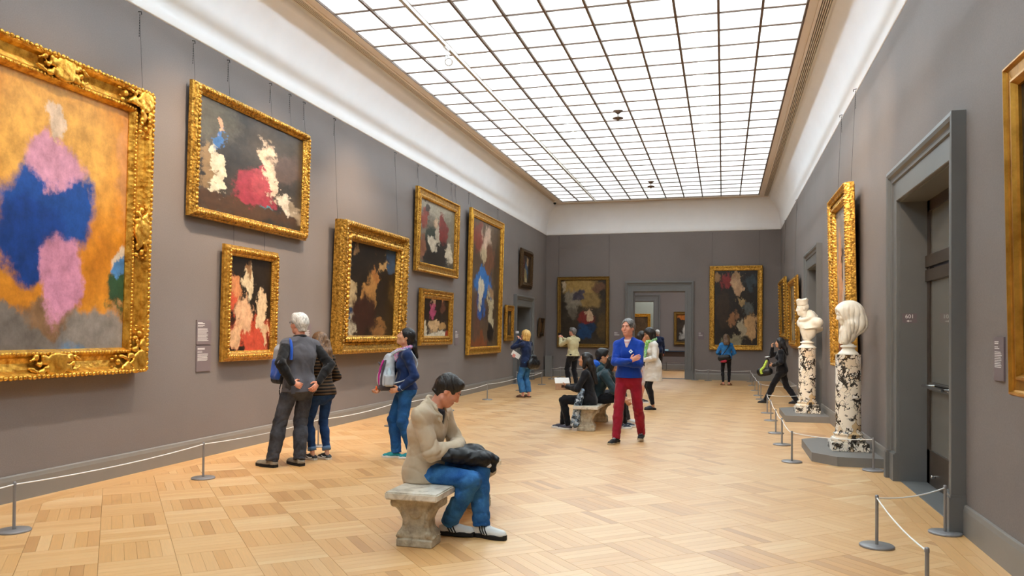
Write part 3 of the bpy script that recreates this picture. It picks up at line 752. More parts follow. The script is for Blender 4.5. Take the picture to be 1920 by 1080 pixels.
framed('upper nearly square painting of red-clad shapes in plain ribbed gilt frame', 'left', 15.08, 17.7, 2.80, 4.53, .20, .10, 'warm', 'flat',
  (('6f6656', '8a8070'), [(.45, .85, .4, .12, 'a89f8c', .4), (.5, .25, .4, .22, '2c2620', .3), (.2, .66, .09, .14, '8a3c2e', .3), (.62, .6, .1, .18, '7d2c26', .25), (.45, .68, .05, .06, 'c9a888', .3), (.36, .45, .1, .16, '2f3a30', .3), (.42, .36, .1, .08, 'cfc4b0', .3), (.8, .3, .09, .14, 'd9ccb4', .3), (.5, .52, .06, .12, 'b8ac98', .3), (.25, .8, .05, .06, '3a2c24', .3), (.15, .3, .07, .14, '8a5a40', .4)], 5),
  [(.9, .6, .02, .05, 'bead'), (.12, .92, .018, .045, 'leaf')], 1.2, (-.86, -.02, .74, .96))
framed('lower small landscape-format painting with white cloth and rose in gilt frame', 'left', 15.36, 17.36, 1.26, 2.46, .20, .09, 'warm', 'flat',
  (('241c16', '3a2d22'), [(.5, .14, .5, .12, 'd9ceb8', .25), (.14, .3, .09, .12, 'cfc0a4', .3), (.45, .36, .2, .09, 'd0ac80', .3), (.4, .62, .1, .14, 'b04a6c', .3), (.42, .8, .05, .08, 'd0a888', .3), (.7, .7, .08, .12, '6a4030', .35), (.7, .85, .04, .05, 'c99a74', .3), (.9, .2, .08, .08, '9a3428', .3), (.7, .35, .12, .08, 'b8905c', .3)], 6),
  [(.5, .66, .022, .07, 'leaf')], 1.0, ())
framed('very tall painting with a bright blue sky patch in slim gilt frame', 'left', 18.53, 21.5, .98, 4.62, .20, .10, 'bright', 'flat',
  (('5a4636', '6f5a44'), [(.45, .8, .18, .1, 'd9b8a0', .4), (.25, .83, .14, .1, '8a4030', .35), (.6, .68, .22, .08, '7d5138', .4), (.42, .70, .1, .06, 'c9b490', .3), (.42, .5, .26, .1, '3a78c0', .25), (.38, .36, .14, .1, '2f5fa8', .3), (.36, .42, .08, .07, 'd9cdb4', .3), (.68, .32, .09, .14, 'cdbf9c', .25), (.68, .47, .05, .04, 'a88460', .3), (.68, .15, .09, .08, '1e1a18', .3), (.3, .09, .3, .05, '8a4a28', .3), (.88, .5, .1, .5, '4a3a2c', .3), (.25, .25, .1, .1, '6f4a3a', .4)], 7),
  [(.9, .5, .016, .05, 'bead')], 1.2, (-.9, .88))
framed('small narrow dark painting in plain gilt frame beside the small doorway', 'left', 22.1, 22.95, 1.30, 2.35, .17, .08, 'warm', 'flat',
  (('17130f', '241d16'), [(.55, .45, .1, .3, '5c4a34', .4), (.6, .6, .08, .1, 'a08058', .3)], 8), [], 1.0, ())
framed('brown-framed small painting hung high above the small doorway', 'left', 23.8, 25.3, 2.96, 4.18, .19, .10, 'brown', 'torus',
  (('2c241a', '40342a'), [(.55, .45, .12, .3, '3f5f80', .35), (.45, .3, .1, .2, '9a8a60', .35), (.62, .7, .1, .12, 'b0926a', .35), (.25, .5, .1, .3, '6a2c22', .35), (.52, .15, .08, .1, 'c9b890', .3)], 9), [(.5, .95, .02, .07, 'bead')], 1.5, ())
framed('tiny dark painting in black-brown frame next to the back corner', 'left', 26.4, 27.1, 1.42, 2.06, .13, .08, 'brown', 'flat', (('1a1410', '2c2118'), [(.5, .5, .12, .25, '8a5f34', .4)], 10), [], 4., ())
framed('gold-lit brown painting with deep blue mass on the end wall, thin dark frame', 'back', -5.68, -3.83, 1.04, 3.54, .13, .09, 'dark', 'flat',
  (('2a2218', '41372a'), [(.45, .86, .35, .12, 'a8884c', .4), (.62, .66, .22, .12, '8f7444', .4), (.3, .68, .14, .14, '8a8070', .3), (.42, .74, .12, .06, '4a4450', .35), (.3, .5, .08, .12, '6a6052', .35), (.56, .4, .16, .09, '7d2a26', .3), (.62, .46, .07, .05, 'c9a888', .3), (.54, .22, .15, .12, '1c4068', .25), (.66, .3, .09, .08, '16314f', .3), (.86, .28, .1, .16, '544224', .4), (.8, .84, .12, .07, '6a4a34', .4), (.12, .86, .05, .06, 'b8a488', .3)], 11, .16),
  [(.1, .92, .012, .05, 'bead')], .6, (-.96, .98))
framed('tall dark painting crowded with figures in gilt egg-and-dart frame on the end wall', 'back', -.45, 1.26, 1.02, 3.85, .17, .09, 'carved', 'flat',
  (('1d1712', '2f251b'), [(.35, .80, .12, .08, '8a2c2a', .3), (.52, .76, .1, .1, 'caa27c', .3), (.5, .88, .1, .05, 'a8845c', .35), (.8, .8, .12, .08, '3a4248', .4), (.6, .58, .1, .05, 'a88a5c', .35), (.25, .5, .14, .22, '3a2a1c', .4), (.78, .28, .1, .16, 'c29868', .3), (.62, .24, .07, .1, 'b0a084', .3), (.45, .36, .08, .08, '9a6a44', .35), (.45, .1, .2, .06, '8f8468', .35), (.72, .5, .1, .06, '5c5f5c', .4), (.15, .85, .07, .06, 'a0784c', .4)], 12),
  [(.3, .66, .028, .06, 'block'), (.9, .55, .014, .04, 'bead')], .6, (-.9, .88))
framed('furthest gilt-framed painting on the door-side wall near the back corner', 'right', 24.3, 26.6, 1.42, 3.24, .18, .08, 'carved', 'torus', (('241c14', '3b2f22'), [(.5, .5, .3, .3, '6a4a2c', .5)], 13), [(.5, .98, .04, .09, 'bead'), (.1, .6, .02, .05, 'bead')], 1.5, (.1,))
framed('gilt-framed painting between the two carved busts and the far corner picture', 'right', 20.6, 22.9, 1.20, 3.02, .2, .08, 'warm', 'torus', (('5a4a38', '7a6a54'), [(.45, .6, .16, .3, 'b09a78', .35), (.6, .3, .2, .2, '8a7454', .4), (.3, .25, .15, .2, 'c0b090', .4)], 14), [(.5, .98, .035, .08, 'bead')], 1.5, (.2,))
framed('tall grey and flesh-toned painting in ornate gilt frame behind the veiled bust', 'right', 11.78, 13.6, 1.07, 3.66, .21, .13, 'carved', 'cove',
  (('8f8a86', 'a39d98'), [(.3, .45, .12, .34, 'd8a07c', .25), (.45, .6, .08, .12, '2c2426', .3), (.5, .35, .1, .25, 'd9c9bc', .3), (.35, .12, .2, .12, '8a4a38', .35), (.7, .3, .2, .3, '6f6660', .4)], 15), [(.86, .72, .02, .05, 'leaf'), (.55, .46, .026, .05, 'leaf'), (.3, .7, .02, .05, 'leaf'), (.1, 1., .013, .04, 'bead')], 1.2, (-.75, .75), n0=.06)
framed('dark brown painting in plain broad gilt frame cut by the picture edge', 'right', 3.9, 5.68, 1.18, 3.24, .15, .09, 'plain', 'flat', (('2a211b', '40342c'), [(.2, .45, .1, .1, '9a5c34', .4), (.5, .6, .3, .3, '584438', .5)], 16), [], 1.0, ())
# pictures in the rooms beyond the far doorway
pb = framed('gilt-framed white and orange painting seen through the far doorway', 'back', -2.05, -.75, 1.08, 2.5, .13, .09, 'dark', 'flat', (('2c2219', '40342a'), [(.5, .85, .4, .12, 'b86a28', .3), (.5, .45, .22, .18, 'c9c4bc', .3), (.4, .25, .2, .1, 'a8a49c', .35)], 17), [], .5, (), n0=0)
pb.location = (-1.4, Y2 - .03, 1.08)
pc = framed('gold-framed picture in the furthest pale room beyond two doorways', 'back', -4, -3, 1.2, 2.6, .14, .09, 'bright', 'flat', (('4a3a2a', '6a543c'), [], 18), [], .5, (), n0=0)
pc.location = (-3.85, Y2 + 3.55, 1.1)

# ------------------------------------------------------------------ wall labels
def card(label, side, s, z, w, h, lines, seed=0):
    r = empty('wall_label'); place(r, side, s, z); tag(r, label, 'wall label', 'printed cards beside the paintings')
    MB().box(-w / 2, w / 2, -.012, 0, 0, h).build('card', M['label'], r)
    rg = random.Random(seed); m = MB(); zz = h - .03
    for i in range(lines):
        if zz < .02: break
        t = .004 if i > 1 else .0065; l = w * (rg.uniform(.6, .74) if i > 3 else rg.uniform(.3, .5)); m.box(-w / 2 + .02, -w / 2 + .02 + l, -.0135, -.012, zz - t, zz); zz -= .0115 if i not in (1, 3) else .024
    m.build('print', M['ink'], r); return r
card('upper of two stacked text cards between the huge golden and the coral painting', 'left', 8.35, 1.372, .28, .30, 18, 1)
card('lower of two stacked text cards between the huge golden and the coral painting', 'left', 8.35, 1.045, .28, .315, 12, 2)
card('text card behind the visitor in grey fleece, beside the widest gilt frame', 'left', 10.85, 1.36, .26, .30, 12, 3)
card('upper text card beside the visitor in navy fleece, between widest and small gilt frames', 'left', 14.78, 1.40, .24, .30, 12, 4)
card('text card between the small white-cloth painting and the very tall one', 'left', 17.95, 1.24, .30, .36, 12, 5)
card('text card between the narrow dark painting and the small doorway', 'left', 23.1, 1.32, .2, .34, 10, 6)
card('card to the door side of the egg-and-dart framed painting on end wall', 'back', -.72, 1.36, .2, .26, 8, 7)
card('card between the brown end-wall painting and the far doorway', 'back', -3.55, 1.36, .26, .26, 8, 8)
card('text card beside the painting cut by the picture edge', 'right', 6.19, 1.245, .2, .30, 14, 9)
def sign(label, text, parent_place, txt_arrow):
    r = empty('room_sign'); tag(r, label, 'sign')
    MB().box(-.07, .07, -.008, 0, -.05, .05).build('plate', M['label'], r)
    cu = bpy.data.curves.new('digits', 'FONT'); cu.body = text; cu.size = .058; cu.align_x = 'CENTER'; cu.extrude = .001
    o0 = bpy.data.objects.new('digits', cu); o = bpy.data.objects.new('digits', bpy.data.meshes.new_from_object(o0)); link(o, r); o.data.materials.clear(); o.data.materials.append(M['ink']); o.location = (0, -.0095, .0); o.rotation_euler = (pi / 2, 0, 0); bpy.data.objects.remove(o0)
    m = MB(); s = txt_arrow
    m.box(-.02, .02, -.0095, -.008, -.033, -.027); m.add([(s * .03, -.0095, -.03), (s * .008, -.0095, -.018), (s * .008, -.0095, -.042), (s * .03, -.008, -.03), (s * .008, -.008, -.018), (s * .008, -.008, -.042)], [(0, 1, 2), (5, 4, 3), (0, 3, 4, 1), (2, 1, 4, 5), (0, 2, 5, 3)])
    m.build('arrow', M['ink'], r); return r
s1 = sign('room number sign 601 on the door reveal', '601', None, -1); s1.location = (XR + .072, D1[1] - .001, 1.735)   # faces the opening
s1.rotation_euler = (0, 0, 0)
# ------------------------------------------------------------------ rope barriers
def post_proto():
    r = empty('stanchion')
    MB().lathe([(.118, 0), (.12, .004), (.12, .012), (.114, .017), (.0, .018)], n=32, cap=False).build('base', M['post'], r)
    MB().lathe([(.0115, .015), (.0115, .365)], n=12).build('pole', M['post'], r)
    MB().lathe([(.0135, .352), (.0135, .372), (.009, .379), (0, .380)], n=12, cap=False).build('cap', M['post'], r)
    return r
PP = [post_proto()]
def post(x, y, label):
    o = PP[0] if len(PP) == 1 else copy_tree(PP[0])
    PP.append(o); o.location = (x, y, 0); tag(o, label, 'stanchion', 'low grey rope posts along the walls')
def cord(pts, label, sag=.03):
    P_ = []
    for (a, b) in zip(pts[:-1], pts[1:]):
        for i in range(9):
            t = i / 8
            if i or not P_: P_.append((a[0] + (b[0] - a[0]) * t, a[1] + (b[1] - a[1]) * t, .358 - sag * 4 * t * (1 - t)))
    tag(MB().tube(P_, .0055, 6).build('barrier_cord', M['rope']), label, 'cord', 'white barrier cords')
Lp = [(-5.2, 4.84), (-5.21, 7.15), (-5.21, 9.6), (-5.21, 12.05), (-5.2, 14.8), (-5.2, 17.5), (-5.21, 20.6), (-5.2, 23.2)]
ln = ['beside the bottom corner below the huge golden painting', 'between the huge golden and coral paintings, in front of stacked cards', 'hidden behind the visitors in grey fleece and striped knit', 'behind the legs of the visitor with the chest pack', 'behind the seated visitor in beige', 'between the seated beige visitor and the navy-sweatered photographer', 'just in front of the feet of the navy-sweatered photographer', 'at the small doorway behind the navy-sweatered photographer']
for p, l in zip(Lp, ln): post(*p, 'low grey post ' + l.replace('’', "'"))
cord([(-5.2, 2.4)] + Lp, 'long white cord running along the wall of big gilt paintings')
post(-5.98, 23.2, 'low grey post against the wall behind the navy-sweatered photographer'); cord([Lp[-1], (-5.98, 23.2)], 'short white cord turning to the wall behind the navy-sweatered photographer')
Bp = [(-5.52, 26.1), (-5.42, 27.1), (-3.42, 27.1)]
for p, l in zip(Bp, ['at the corner beside the grey pedestal block', 'close to the back wall beside the grey pedestal block', 'by the far doorway, on the straw-shirted photographer\'s side']): post(*p, 'low grey post ' + l)
cord(Bp, 'white cord in front of the brown end-wall painting')
Rp = [(-.9, 27.45), (-.47, 27.3), (.86, 27.2), (.85, 25.25), (.85, 23.0), (.86, 21.15), (.87, 19.95)]
rn = ['beside the far doorway casing', 'under the card by the egg-and-dart frame', 'at the back corner of the far enclosure', 'second along the far enclosure from the back wall', 'third along the far enclosure from the back wall', 'fourth along the far enclosure from the back wall', 'at the walking visitor\'s side of the far enclosure']
for p, l in zip(Rp, rn): post(*p, 'low grey post ' + l.replace('’', "'"))
post(1.66, 19.8, "low grey post at the wall behind the walking visitor in black")
cord(Rp + [(1.66, 19.8)], 'white cord enclosing the far end-wall painting corner')
Gp = [(1.66, 16.99), (.84, 16.5), (.83, 15.1), (.80, 13.2), (.80, 11.85), (.81, 10.3), (1.66, 9.95)]
gn = ['at the wall beside the capped bust', 'beside the rear foot of the visitor in black, at enclosure corner', 'in front of the capped bust’s plinth', 'between the two bust plinths, further one', 'between the two bust plinths, nearer one', 'at the near corner of the veiled bust’s enclosure', 'between the veiled bust and the glazed door']
for p, l in zip(Gp, gn): post(*p, 'low grey post ' + l.replace('’', "'"))
cord(Gp, 'white cord enclosing the two marble busts')
Np = [(1.68, 6.98), (1.09, 6.39), (1.09, 4.9)]
for p, l in zip(Np, ['against the glazed door casing', 'standing alone nearest the glazed door on the open floor', 'cut off by the bottom edge of the picture']): post(*p, 'low grey post ' + l)
cord(Np, 'white cord from the glazed door casing toward the viewer')
cord([(-2.3, 34.2), (-1.2, 34.2)], 'white cord in the room beyond the far doorway'); post(-2.3, 34.2, 'low grey post in the room beyond the far doorway')

# ------------------------------------------------------------------ benches
def bench_support(parent, y):
    v = Vol((-.23, -.13, -.01), (.23, .13, .36), .0065)
    X, Y, Z = v.ax[0][:, None, None], v.ax[1][None, :, None], v.ax[2][None, None, :]
    zs = [0, .055, .056, .075, .10, .14, .19, .24, .29, .33, .36]; wx = [.137, .137, .128, .135, .125, .105, .102, .125, .165, .19, .19]; wy = [.10, .10, .085, .09, .085, .07, .066, .07, .078, .085, .085]
    w = np.interp(Z, zs, wx); d = np.interp(Z, zs, wy)
    v.F = np.maximum(np.maximum(np.abs(X) - w, np.abs(Y) - d), np.maximum(-Z, Z - .345)).astype(np.float32) * .8
    for sx in (-1, 1):
        v.cone((sx * .163, -.08, .305), (sx * .163, .08, .305), .026, .026, .016); v.cone((sx * .163, -.086, .305), (sx * .163, .086, .305), .010, .010, .004)
        v.cone((sx * .108, -.08, .088), (sx * .108, .08, .088), .024, .024, .012)
        for i in range(5): v.ell((sx * (.125 - .002 * i), -.07 + .035 * i, .068), (.028, .016, .016), k=.004)
        for yy in (-1, 1):
            for i in range(8):
                t = i / 7; v.ell((sx * (.075 + .065 * t ** 2), yy * (.066 + .012 * t), .13 + .19 * t), (.012, .012, .016), k=.006)
    v.ell((0, -.075, .26), (.05, .014, .06), k=.012); v.ell((0, .075, .26), (.05, .014, .06), k=.012)
    v.folds(.0012, 70, 2)
    o = v.build('carved_support', M['bench'], parent); o.location = (0, y, 0); return o
def bench(x, y0, y1, label, top=.40):
    r = empty('stone_bench', (x, (y0 + y1) / 2, 0)); tag(r, label, 'bench', 'stone benches in the middle of the room')
    L = (y1 - y0) / 2
    b = bmesh.new(); bmesh.ops.create_cube(b, size=1); bmesh.ops.scale(b, vec=(.40, 2 * L, .055), verts=b.verts); bmesh.ops.bevel(b, geom=b.edges[:], offset=.009, segments=2, affect='EDGES')
    bmesh.ops.translate(b, vec=(0, 0, top - .0275), verts=b.verts)
    me = bpy.data.meshes.new('slab'); b.to_mesh(me); b.free(); me.materials.append(M['slab']); link(bpy.data.objects.new('slab', me), r)
    s = bench_support(r, -L + .17); s2 = link(bpy.data.objects.new('carved_support', s.data), r); s2.location = (0, L - .22, 0)
    return r
bench(-2.13, 5.27, 6.97, 'pale stone bench with veined slab under the visitor in the beige jacket')
bench(-2.08, 12.40, 14.15, 'stone bench under the row of seated visitors in the middle of the room')

# ------------------------------------------------------------------ busts on marble columns
def platform(poly, h, label):
    tag(MB().prism(poly, 0, h).build('low_platform', M['plinth']), label, 'platform', 'grey platforms under the busts')
platform([(1.05, 11.75), (1.05, 10.45), (1.30, 10.15), (1.805, 10.15), (1.805, 12.0), (1.3, 12.0)], .11, 'grey low platform with cut corners under the veiled bust column')
platform([(1.07, 15.02), (1.805, 15.02), (1.805, 16.85), (1.30, 16.85), (1.07, 16.6)], .11, 'grey low platform under the capped bust column')
def column(x, y, label, r=.152, top=1.31, seed=0):
    o = empty('marble_column', (x, y, .11)); tag(o, label, 'column', 'mottled marble bust columns')
    b = bmesh.new(); bmesh.ops.create_cube(b, size=1); bmesh.ops.scale(b, vec=(.43, .43, .105), verts=b.verts); bmesh.ops.bevel(b, geom=b.edges[:], offset=.006, segments=2, affect='EDGES'); bmesh.ops.translate(b, vec=(0, 0, .0525), verts=b.verts)
    me = bpy.data.meshes.new('plinth'); b.to_mesh(me); b.free(); me.materials.append(M['breccia']); link(bpy.data.objects.new('plinth', me), o)
    pr = [(.205, .105)] + [(.185 + .022 * math.sin(a), .105 + .028 - .028 * math.cos(a)) for a in [i * pi / 8 for i in range(1, 9)]] + [(.175, .164), (.168, .172), (.17, .185)] + [(.165 + .012 * math.sin(a), .185 + .014 - .014 * math.cos(a)) for a in [i * pi / 6 for i in range(1, 7)]] + [(r + .006, .215), (r, .235)]
    MB().lathe(pr, n=48).build('moulded_base', M['breccia'], o)
    MB().lathe([(r, .235), (r * .985, top - .12), (r * .985, top - .114)], n=48).build('shaft', M['breccia'], o)
    return o
column(1.52, 10.86, 'cream and black mottled marble column carrying the veiled bust')
c2 = column(1.50, 15.75, 'slimmer-looking mottled marble column carrying the capped bust')
def socle(r, parent):
    MB().lathe([(r, 0), (r, .012), (r * .86, .03), (r * .66, .055), (r * .58, .075), (r * .6, .085), (r * .74, .092), (r * .78, .10), (r * .74, .112), (r * .55, .118), (r * .5, .135)], n=32).build('socle', M['bust'], parent)
def face(v, c, R, s, q=1.):
    """head with a face in a Vol; c head centre, R frame (right, forward, up)"""
    T = lambda x, y, z: V3(c) + R @ (V3(x, y, z) * s)
    v.ell(T(0, -.014, .028), (.077 * s, .097 * s, .088 * s), R, .02 * s); v.ell(T(0, .020, -.035), (.063 * s, .070 * s, .084 * s), R, .03 * s)
    v.ell(T(0, .062, -.088), (.026 * s, .022 * s, .02 * s), R, .025 * s); v.cone(T(-.045, .0, -.075), T(0, .06, -.092), .022 * s, .02 * s, .02 * s); v.cone(T(.045, .0, -.075), T(0, .06, -.092), .022 * s, .02 * s, .02 * s)
    v.cone(T(-.036, .077, .030), T(.036, .077, .030), .011 * s, .011 * s, .012 * s)
    for sx in (-1, 1):
        v.ell(T(sx * .031, .095, .010), (.018 * s, .012 * s, .010 * s), R, .012 * s, 's'); v.ell(T(sx * .031, .0775, .0185), (.016 * s, .0095 * s, .0062 * s), R, .004 * s); v.ell(T(sx * .040, .062, -.026), (.024 * s, .02 * s, .024 * s), R, .018 * s)
        v.ell(T(sx * .076, -.012, -.012), (.0075 * s, .017 * s, .028 * s), R, .008 * s); v.cone(T(sx * .010, .088, -.035), T(sx * .011, .092, -.035), .0085 * s, .0075 * s, .008 * s)
    v.cone(T(0, .084, .018), T(0, .104, -.027), .0085 * s, .0115 * s, .012 * s)
    v.ell(T(0, .086, -.058), (.024 * s, .012 * s, .007 * s), R, .006 * s); v.ell(T(0, .084, -.071), (.020 * s, .012 * s, .008 * s), R, .006 * s); v.ell(T(0, .098, -.0645), (.021 * s, .008 * s, .0022 * s), R, .003 * s, 's')
# veiled head facing the room's far left, looking down
b1 = empty('marble_bust', (1.52, 10.86, .11 + 1.196)); b1.rotation_euler = (0, 0, math.radians(100)); tag(b1, 'white marble bust of a veiled bowed head beside the glazed door', 'bust', 'marble busts on columns')
socle(.125, b1)
v = Vol((-.30, -.36, .10), (.30, .30, .80), .0075); R = rotm(0, -.30); hc = V3(0, .045, .505); face(v, hc, R, 1.02)
v.cone((0, -.02, .35), (0, .03, .44), .065, .06, .03); v.cone((0, 0, .14), (0, 0, .26), .045, .075, .03, ((0, 1, 0), 1.2)); v.cone((0, -.03, .26), (0, -.04, .36), .085, .085, .04, ((0, 1, 0), 1.2)); v.cone((-.06, -.04, .33), (.06, -.04, .33), .055, .055, .04)
v.cut((0, 0, .13), (0, 0, -1)); v.build('bust_figure', M['bust'], b1)
v = Vol((-.34, -.40, .10), (.34, .34, .84), .008)
v.ell((0, -.005, .535), (.125, .175, .15), rotm(0, -.15), .02); v.cone((0, -.08, .50), (0, -.12, .38), .12, .12, .05, ((0, 1, 0), 1.1)); v.cut((0, .115, .495), (0, .86, -.5))
v.cone((0, -.11, .42), (0, -.025, .20), .105, .05, .04); v.ell((0, -.03, .37), (.13, .10, .11), None, .05)
v.cone((-.09, .0, .38), (-.04, .05, .17), .055, .042, .03); v.cone((.09, .0, .38), (.05, .06, .17), .055, .04, .03); v.cone((.0, .04, .3), (.0, .04, .16), .065, .045, .03)
X, Y, Z = v.ax[0][:, None, None], v.ax[1][None, :, None], v.ax[2][None, None, :]
ph = np.arctan2(X + 0 * Y, -(Y + .02)) ; v.F = v.F + (.017 * ((1 - np.abs(np.sin(.5 * (15 * ph + 5 * Z + 1.2 * np.sin(11 * Z + 2 * ph))))) ** 2 - .3) * np.clip((.64 - Z) * 6, 0, 1)).astype(np.float32)
v.cut((0, 0, .13), (0, 0, -1)); v.build('veil', M['bust'], b1)
# capped prelate
b2 = empty('marble_bust', (1.50, 15.75, .11 + 1.196)); b2.rotation_euler = (0, 0, math.radians(122)); tag(b2, 'white marble bust wearing a square cap and hooded cape', 'bust', 'marble busts on columns')
socle(.16, b2)
v = Vol((-.42, -.38, .10), (.42, .30, 1.0), .0095); R = rotm(-.45, -.12); hc = V3(.02, .09, .73); face(v, hc, R, 1.08)
v.cone((0, .02, .52), (0, .07, .64), .07, .06, .03); v.cone((0, .0, .15), (0, -.01, .33), .06, .15, .05, ((0, 1, 0), 1.3)); v.cone((-.2, -.05, .45), (.2, -.05, .45), .08, .08, .06); v.cone((0, -.03, .33), (0, -.04, .50), .17, .15, .06, ((0, 1, 0), 1.4))
v.cut((0, 0, .13), (0, 0, -1)); v.build('bust_figure', M['bust'], b2)
v = Vol((-.42, -.38, .10), (.42, .32, 1.0), .0095)
v.cone((0, -.03, .56), (0, -.05, .36), .15, .27, .04, ((0, 1, 0), 1.3)); v.cone((-.22, -.055, .47), (.22, -.055, .47), .095, .095, .05); v.cut((0, 0, .335), (.25, .35, -1)); v.cut((0, 0, .30), (-.3, .1, -1)); v.cone((0, .06, .42), (0, .03, .20), .10, .06, .03)
for i in range(20):
    a = 2 * pi * i / 20; b = 2 * pi * (i + 1) / 20; v.cone((.115 * math.cos(a), -.0 + .12 * math.sin(a), .565 - .05 * math.sin(a)), (.115 * math.cos(b), .12 * math.sin(b), .565 - .05 * math.sin(b)), .036, .036, .015)
v.cone((0, -.16, .58), (0, -.12, .66), .06, .03, .03); v.folds(.007, 26, 1.)
v.build('cape', M['bust'], b2)
v = Vol((-.17, -.10, .74), (.17, .30, 1.0), .007); T = lambda x, y, z: hc + R @ V3(x, y, z)
v.cone(T(0, -.005, .06), T(0, -.01, .13), .092, .098, .0, (R[:, 2], 1.)); v.cone(T(0, -.01, .11), T(0, -.012, .15), .095, .108, .02); v.cut(T(0, 0, .165), R[:, 2])
for i in range(4):
    a = pi / 4 + i * pi / 2; v.cone(T(0, -.01, .165), T(.09 * math.cos(a), -.01 + .09 * math.sin(a), .168), .010, .022, .012)
v.cut(T(0, 0, .055), -R[:, 2]); v.build('cap', M['bust'], b2)

# ------------------------------------------------------------------ ceiling fittings, pedestal block, display table
tr = tag(MB().box(-4.235, -4.185, 2.0, 26.9, 6.025, 6.075).build('lighting_track', M['track']), 'pale metal lighting track running under the glass ceiling', 'lighting track')
s = empty('spotlight', (-4.21, 11.75, 6.03)); tag(s, 'white cylindrical spotlight hanging from the lighting track', 'spotlight')
m = MB(); m.box(-.02, .02, -.09, .09, -.03, 0); m.build('adapter', M['white'], s)
m = MB(); m.tube([(0, 0, -.02), (0, 0, -.10), (.06, -.02, -.16)], .012, 8); m.build('bracket', M['white'], s)
m = MB(); m.lathe([(.035, -.12), (.05, -.11), (.052, .05), (.062, .07), (.062, .12), (.052, .12), (.048, .09)], n=20); hd = m.build('lamp_head', plain('lamp_housing', 'bdb9b6', .4, var=.03), s); hd.location = (.05, -.05, -.22); hd.rotation_euler = (math.radians(125), 0, math.radians(25))
ml, tl, bl = base_mat('lamp_face', .2); bl.inputs['Emission Color'].default_value = (1, .93, .85, 1); bl.inputs['Emission Strength'].default_value = 3; bl.inputs['Base Color'].default_value = (.8, .75, .75, 1)
MB().lathe([(.046, .098), (.0, .098)], n=16, cap=False).build('lamp_face', ml, hd)
def beam(sp, tgt, power, size=72):
    ld = bpy.data.lights.new('spot_beam', 'SPOT'); ld.energy = power; ld.color = (1., .76, .53); ld.spot_size = math.radians(size); ld.spot_blend = 1.; ld.shadow_soft_size = .05
    lo = link(bpy.data.objects.new('spot_beam', ld)); lo.location = V3(sp.location) + V3(.06, -.02, -.30); lo.rotation_euler = (Vector(tgt) - Vector(lo.location)).to_track_quat('-Z', 'Y').to_euler()
beam(s, (-6.1, 12.6, 2.3), 520)
for i, y in enumerate((3.6, 5.6, 7.4, 9.2)):  # unseen spots added along the track for the warm wash on the wall
    c = copy_tree(s); c.location = (-4.21, y, 6.03); c['label'] = 'added white track spotlight, unseen above the picture top, number %s from the camera' % ('one', 'two', 'three', 'four')[i]; c['group'] = 'track spotlights'; beam(c, (-6.1, y + .9, 2.0), (200, 260, 700, 760)[i])
s['group'] = 'track spotlights'
tag(MB().box(-.075, -.025, 2.0, 9.4, 6.025, 6.075).build('lighting_track', M['track']), 'added second pale lighting track, unseen above the picture top, over the busts side', 'lighting track')  # short track added out of view to carry the spots below
for i, (y, tg, pw) in enumerate(((6.2, (1.83, 11.2, 1.7), 380), (7.8, (1.83, 12.6, 2.7), 760), (9.0, (1.83, 14.8, 2.8), 900))):  # unseen spots added to brighten the busts and the wall behind them
    c = copy_tree(s); c.location = (-.05, y, 6.03); c.scale = (-1, 1, 1); c['label'] = 'added white track spotlight, unseen above the picture top, busts side, number %s from the camera' % ('one', 'two', 'three')[i]; beam(c, tg, pw, 46)
for x, y, l in ((-2.08, 16.2, 'nearer dark sprinkler head hanging below the glass ceiling'), (-2.09, 24.0, 'further dark sprinkler head hanging below the glass ceiling')):
    sp = empty('sprinkler', (x, y, ZS)); tag(sp, l, 'sprinkler', 'sprinklers under the glass ceiling')
    MB().lathe([(.10, -.012), (.10, -.02), (.04, -.06), (.022, -.075)], n=20).build('rose', M['bar'], sp)
    MB().lathe([(.012, -.07), (.012, -.13), (.06, -.14), (.11, -.16), (.11, -.168), (.03, -.18), (.018, -.22)], n=20).build('deflector', M['bar'], sp)
cc = empty('security_camera', (-5.55, 26.6, 6.0)); tag(cc, 'small black dome camera at the ceiling corner', 'camera')
MB().lathe([(.05, 0.06), (.05, .0)], n=16).build('mount', M['soffit'], cc); MB().ell((0, 0, -.02), (.05, .05, .045), 14, 8).build('dome', M['black'], cc)
bk = empty('pedestal_block', (-5.93, 27.62, 0)); tag(bk, 'plain grey pedestal block standing in the back corner', 'pedestal')
MB().box(-.125, .125, -.12, .12, .0, .70).build('body', M['plinth'], bk); MB().box(-.13, .13, -.125, .125, .70, .735).build('top', M['plinth'], bk)
dt = empty('display_table', (-1.6, 34.0, 0)); tag(dt, 'long dark table seen through the far doorway', 'table')
navy = plain('table_navy', '1d2a3a', .4); dkw = plain('table_wood', '35251c', .5)
MB().box(-1.0, 1.6, -.35, .35, .80, .84).build('tabletop', navy, dt); MB().box(-.97, 1.57, -.32, .32, .60, .80).build('apron', dkw, dt)
for sx in (-.9, 1.5):
    for sy in (-.28, .28): MB().lathe([(.035, 0), (.04, .05), (.03, .3), (.045, .6)], (sx, sy, 0), 10).build('leg', dkw, dt)
bx = tag(MB().box(-2.55, -2.2, 33.8, 34.15, .84, .90).build('leaflet_box', plain('leaflet_cyan', 'b8dce4', .5)), 'pale blue leaflet box on the dark table beyond the doorway', 'box')
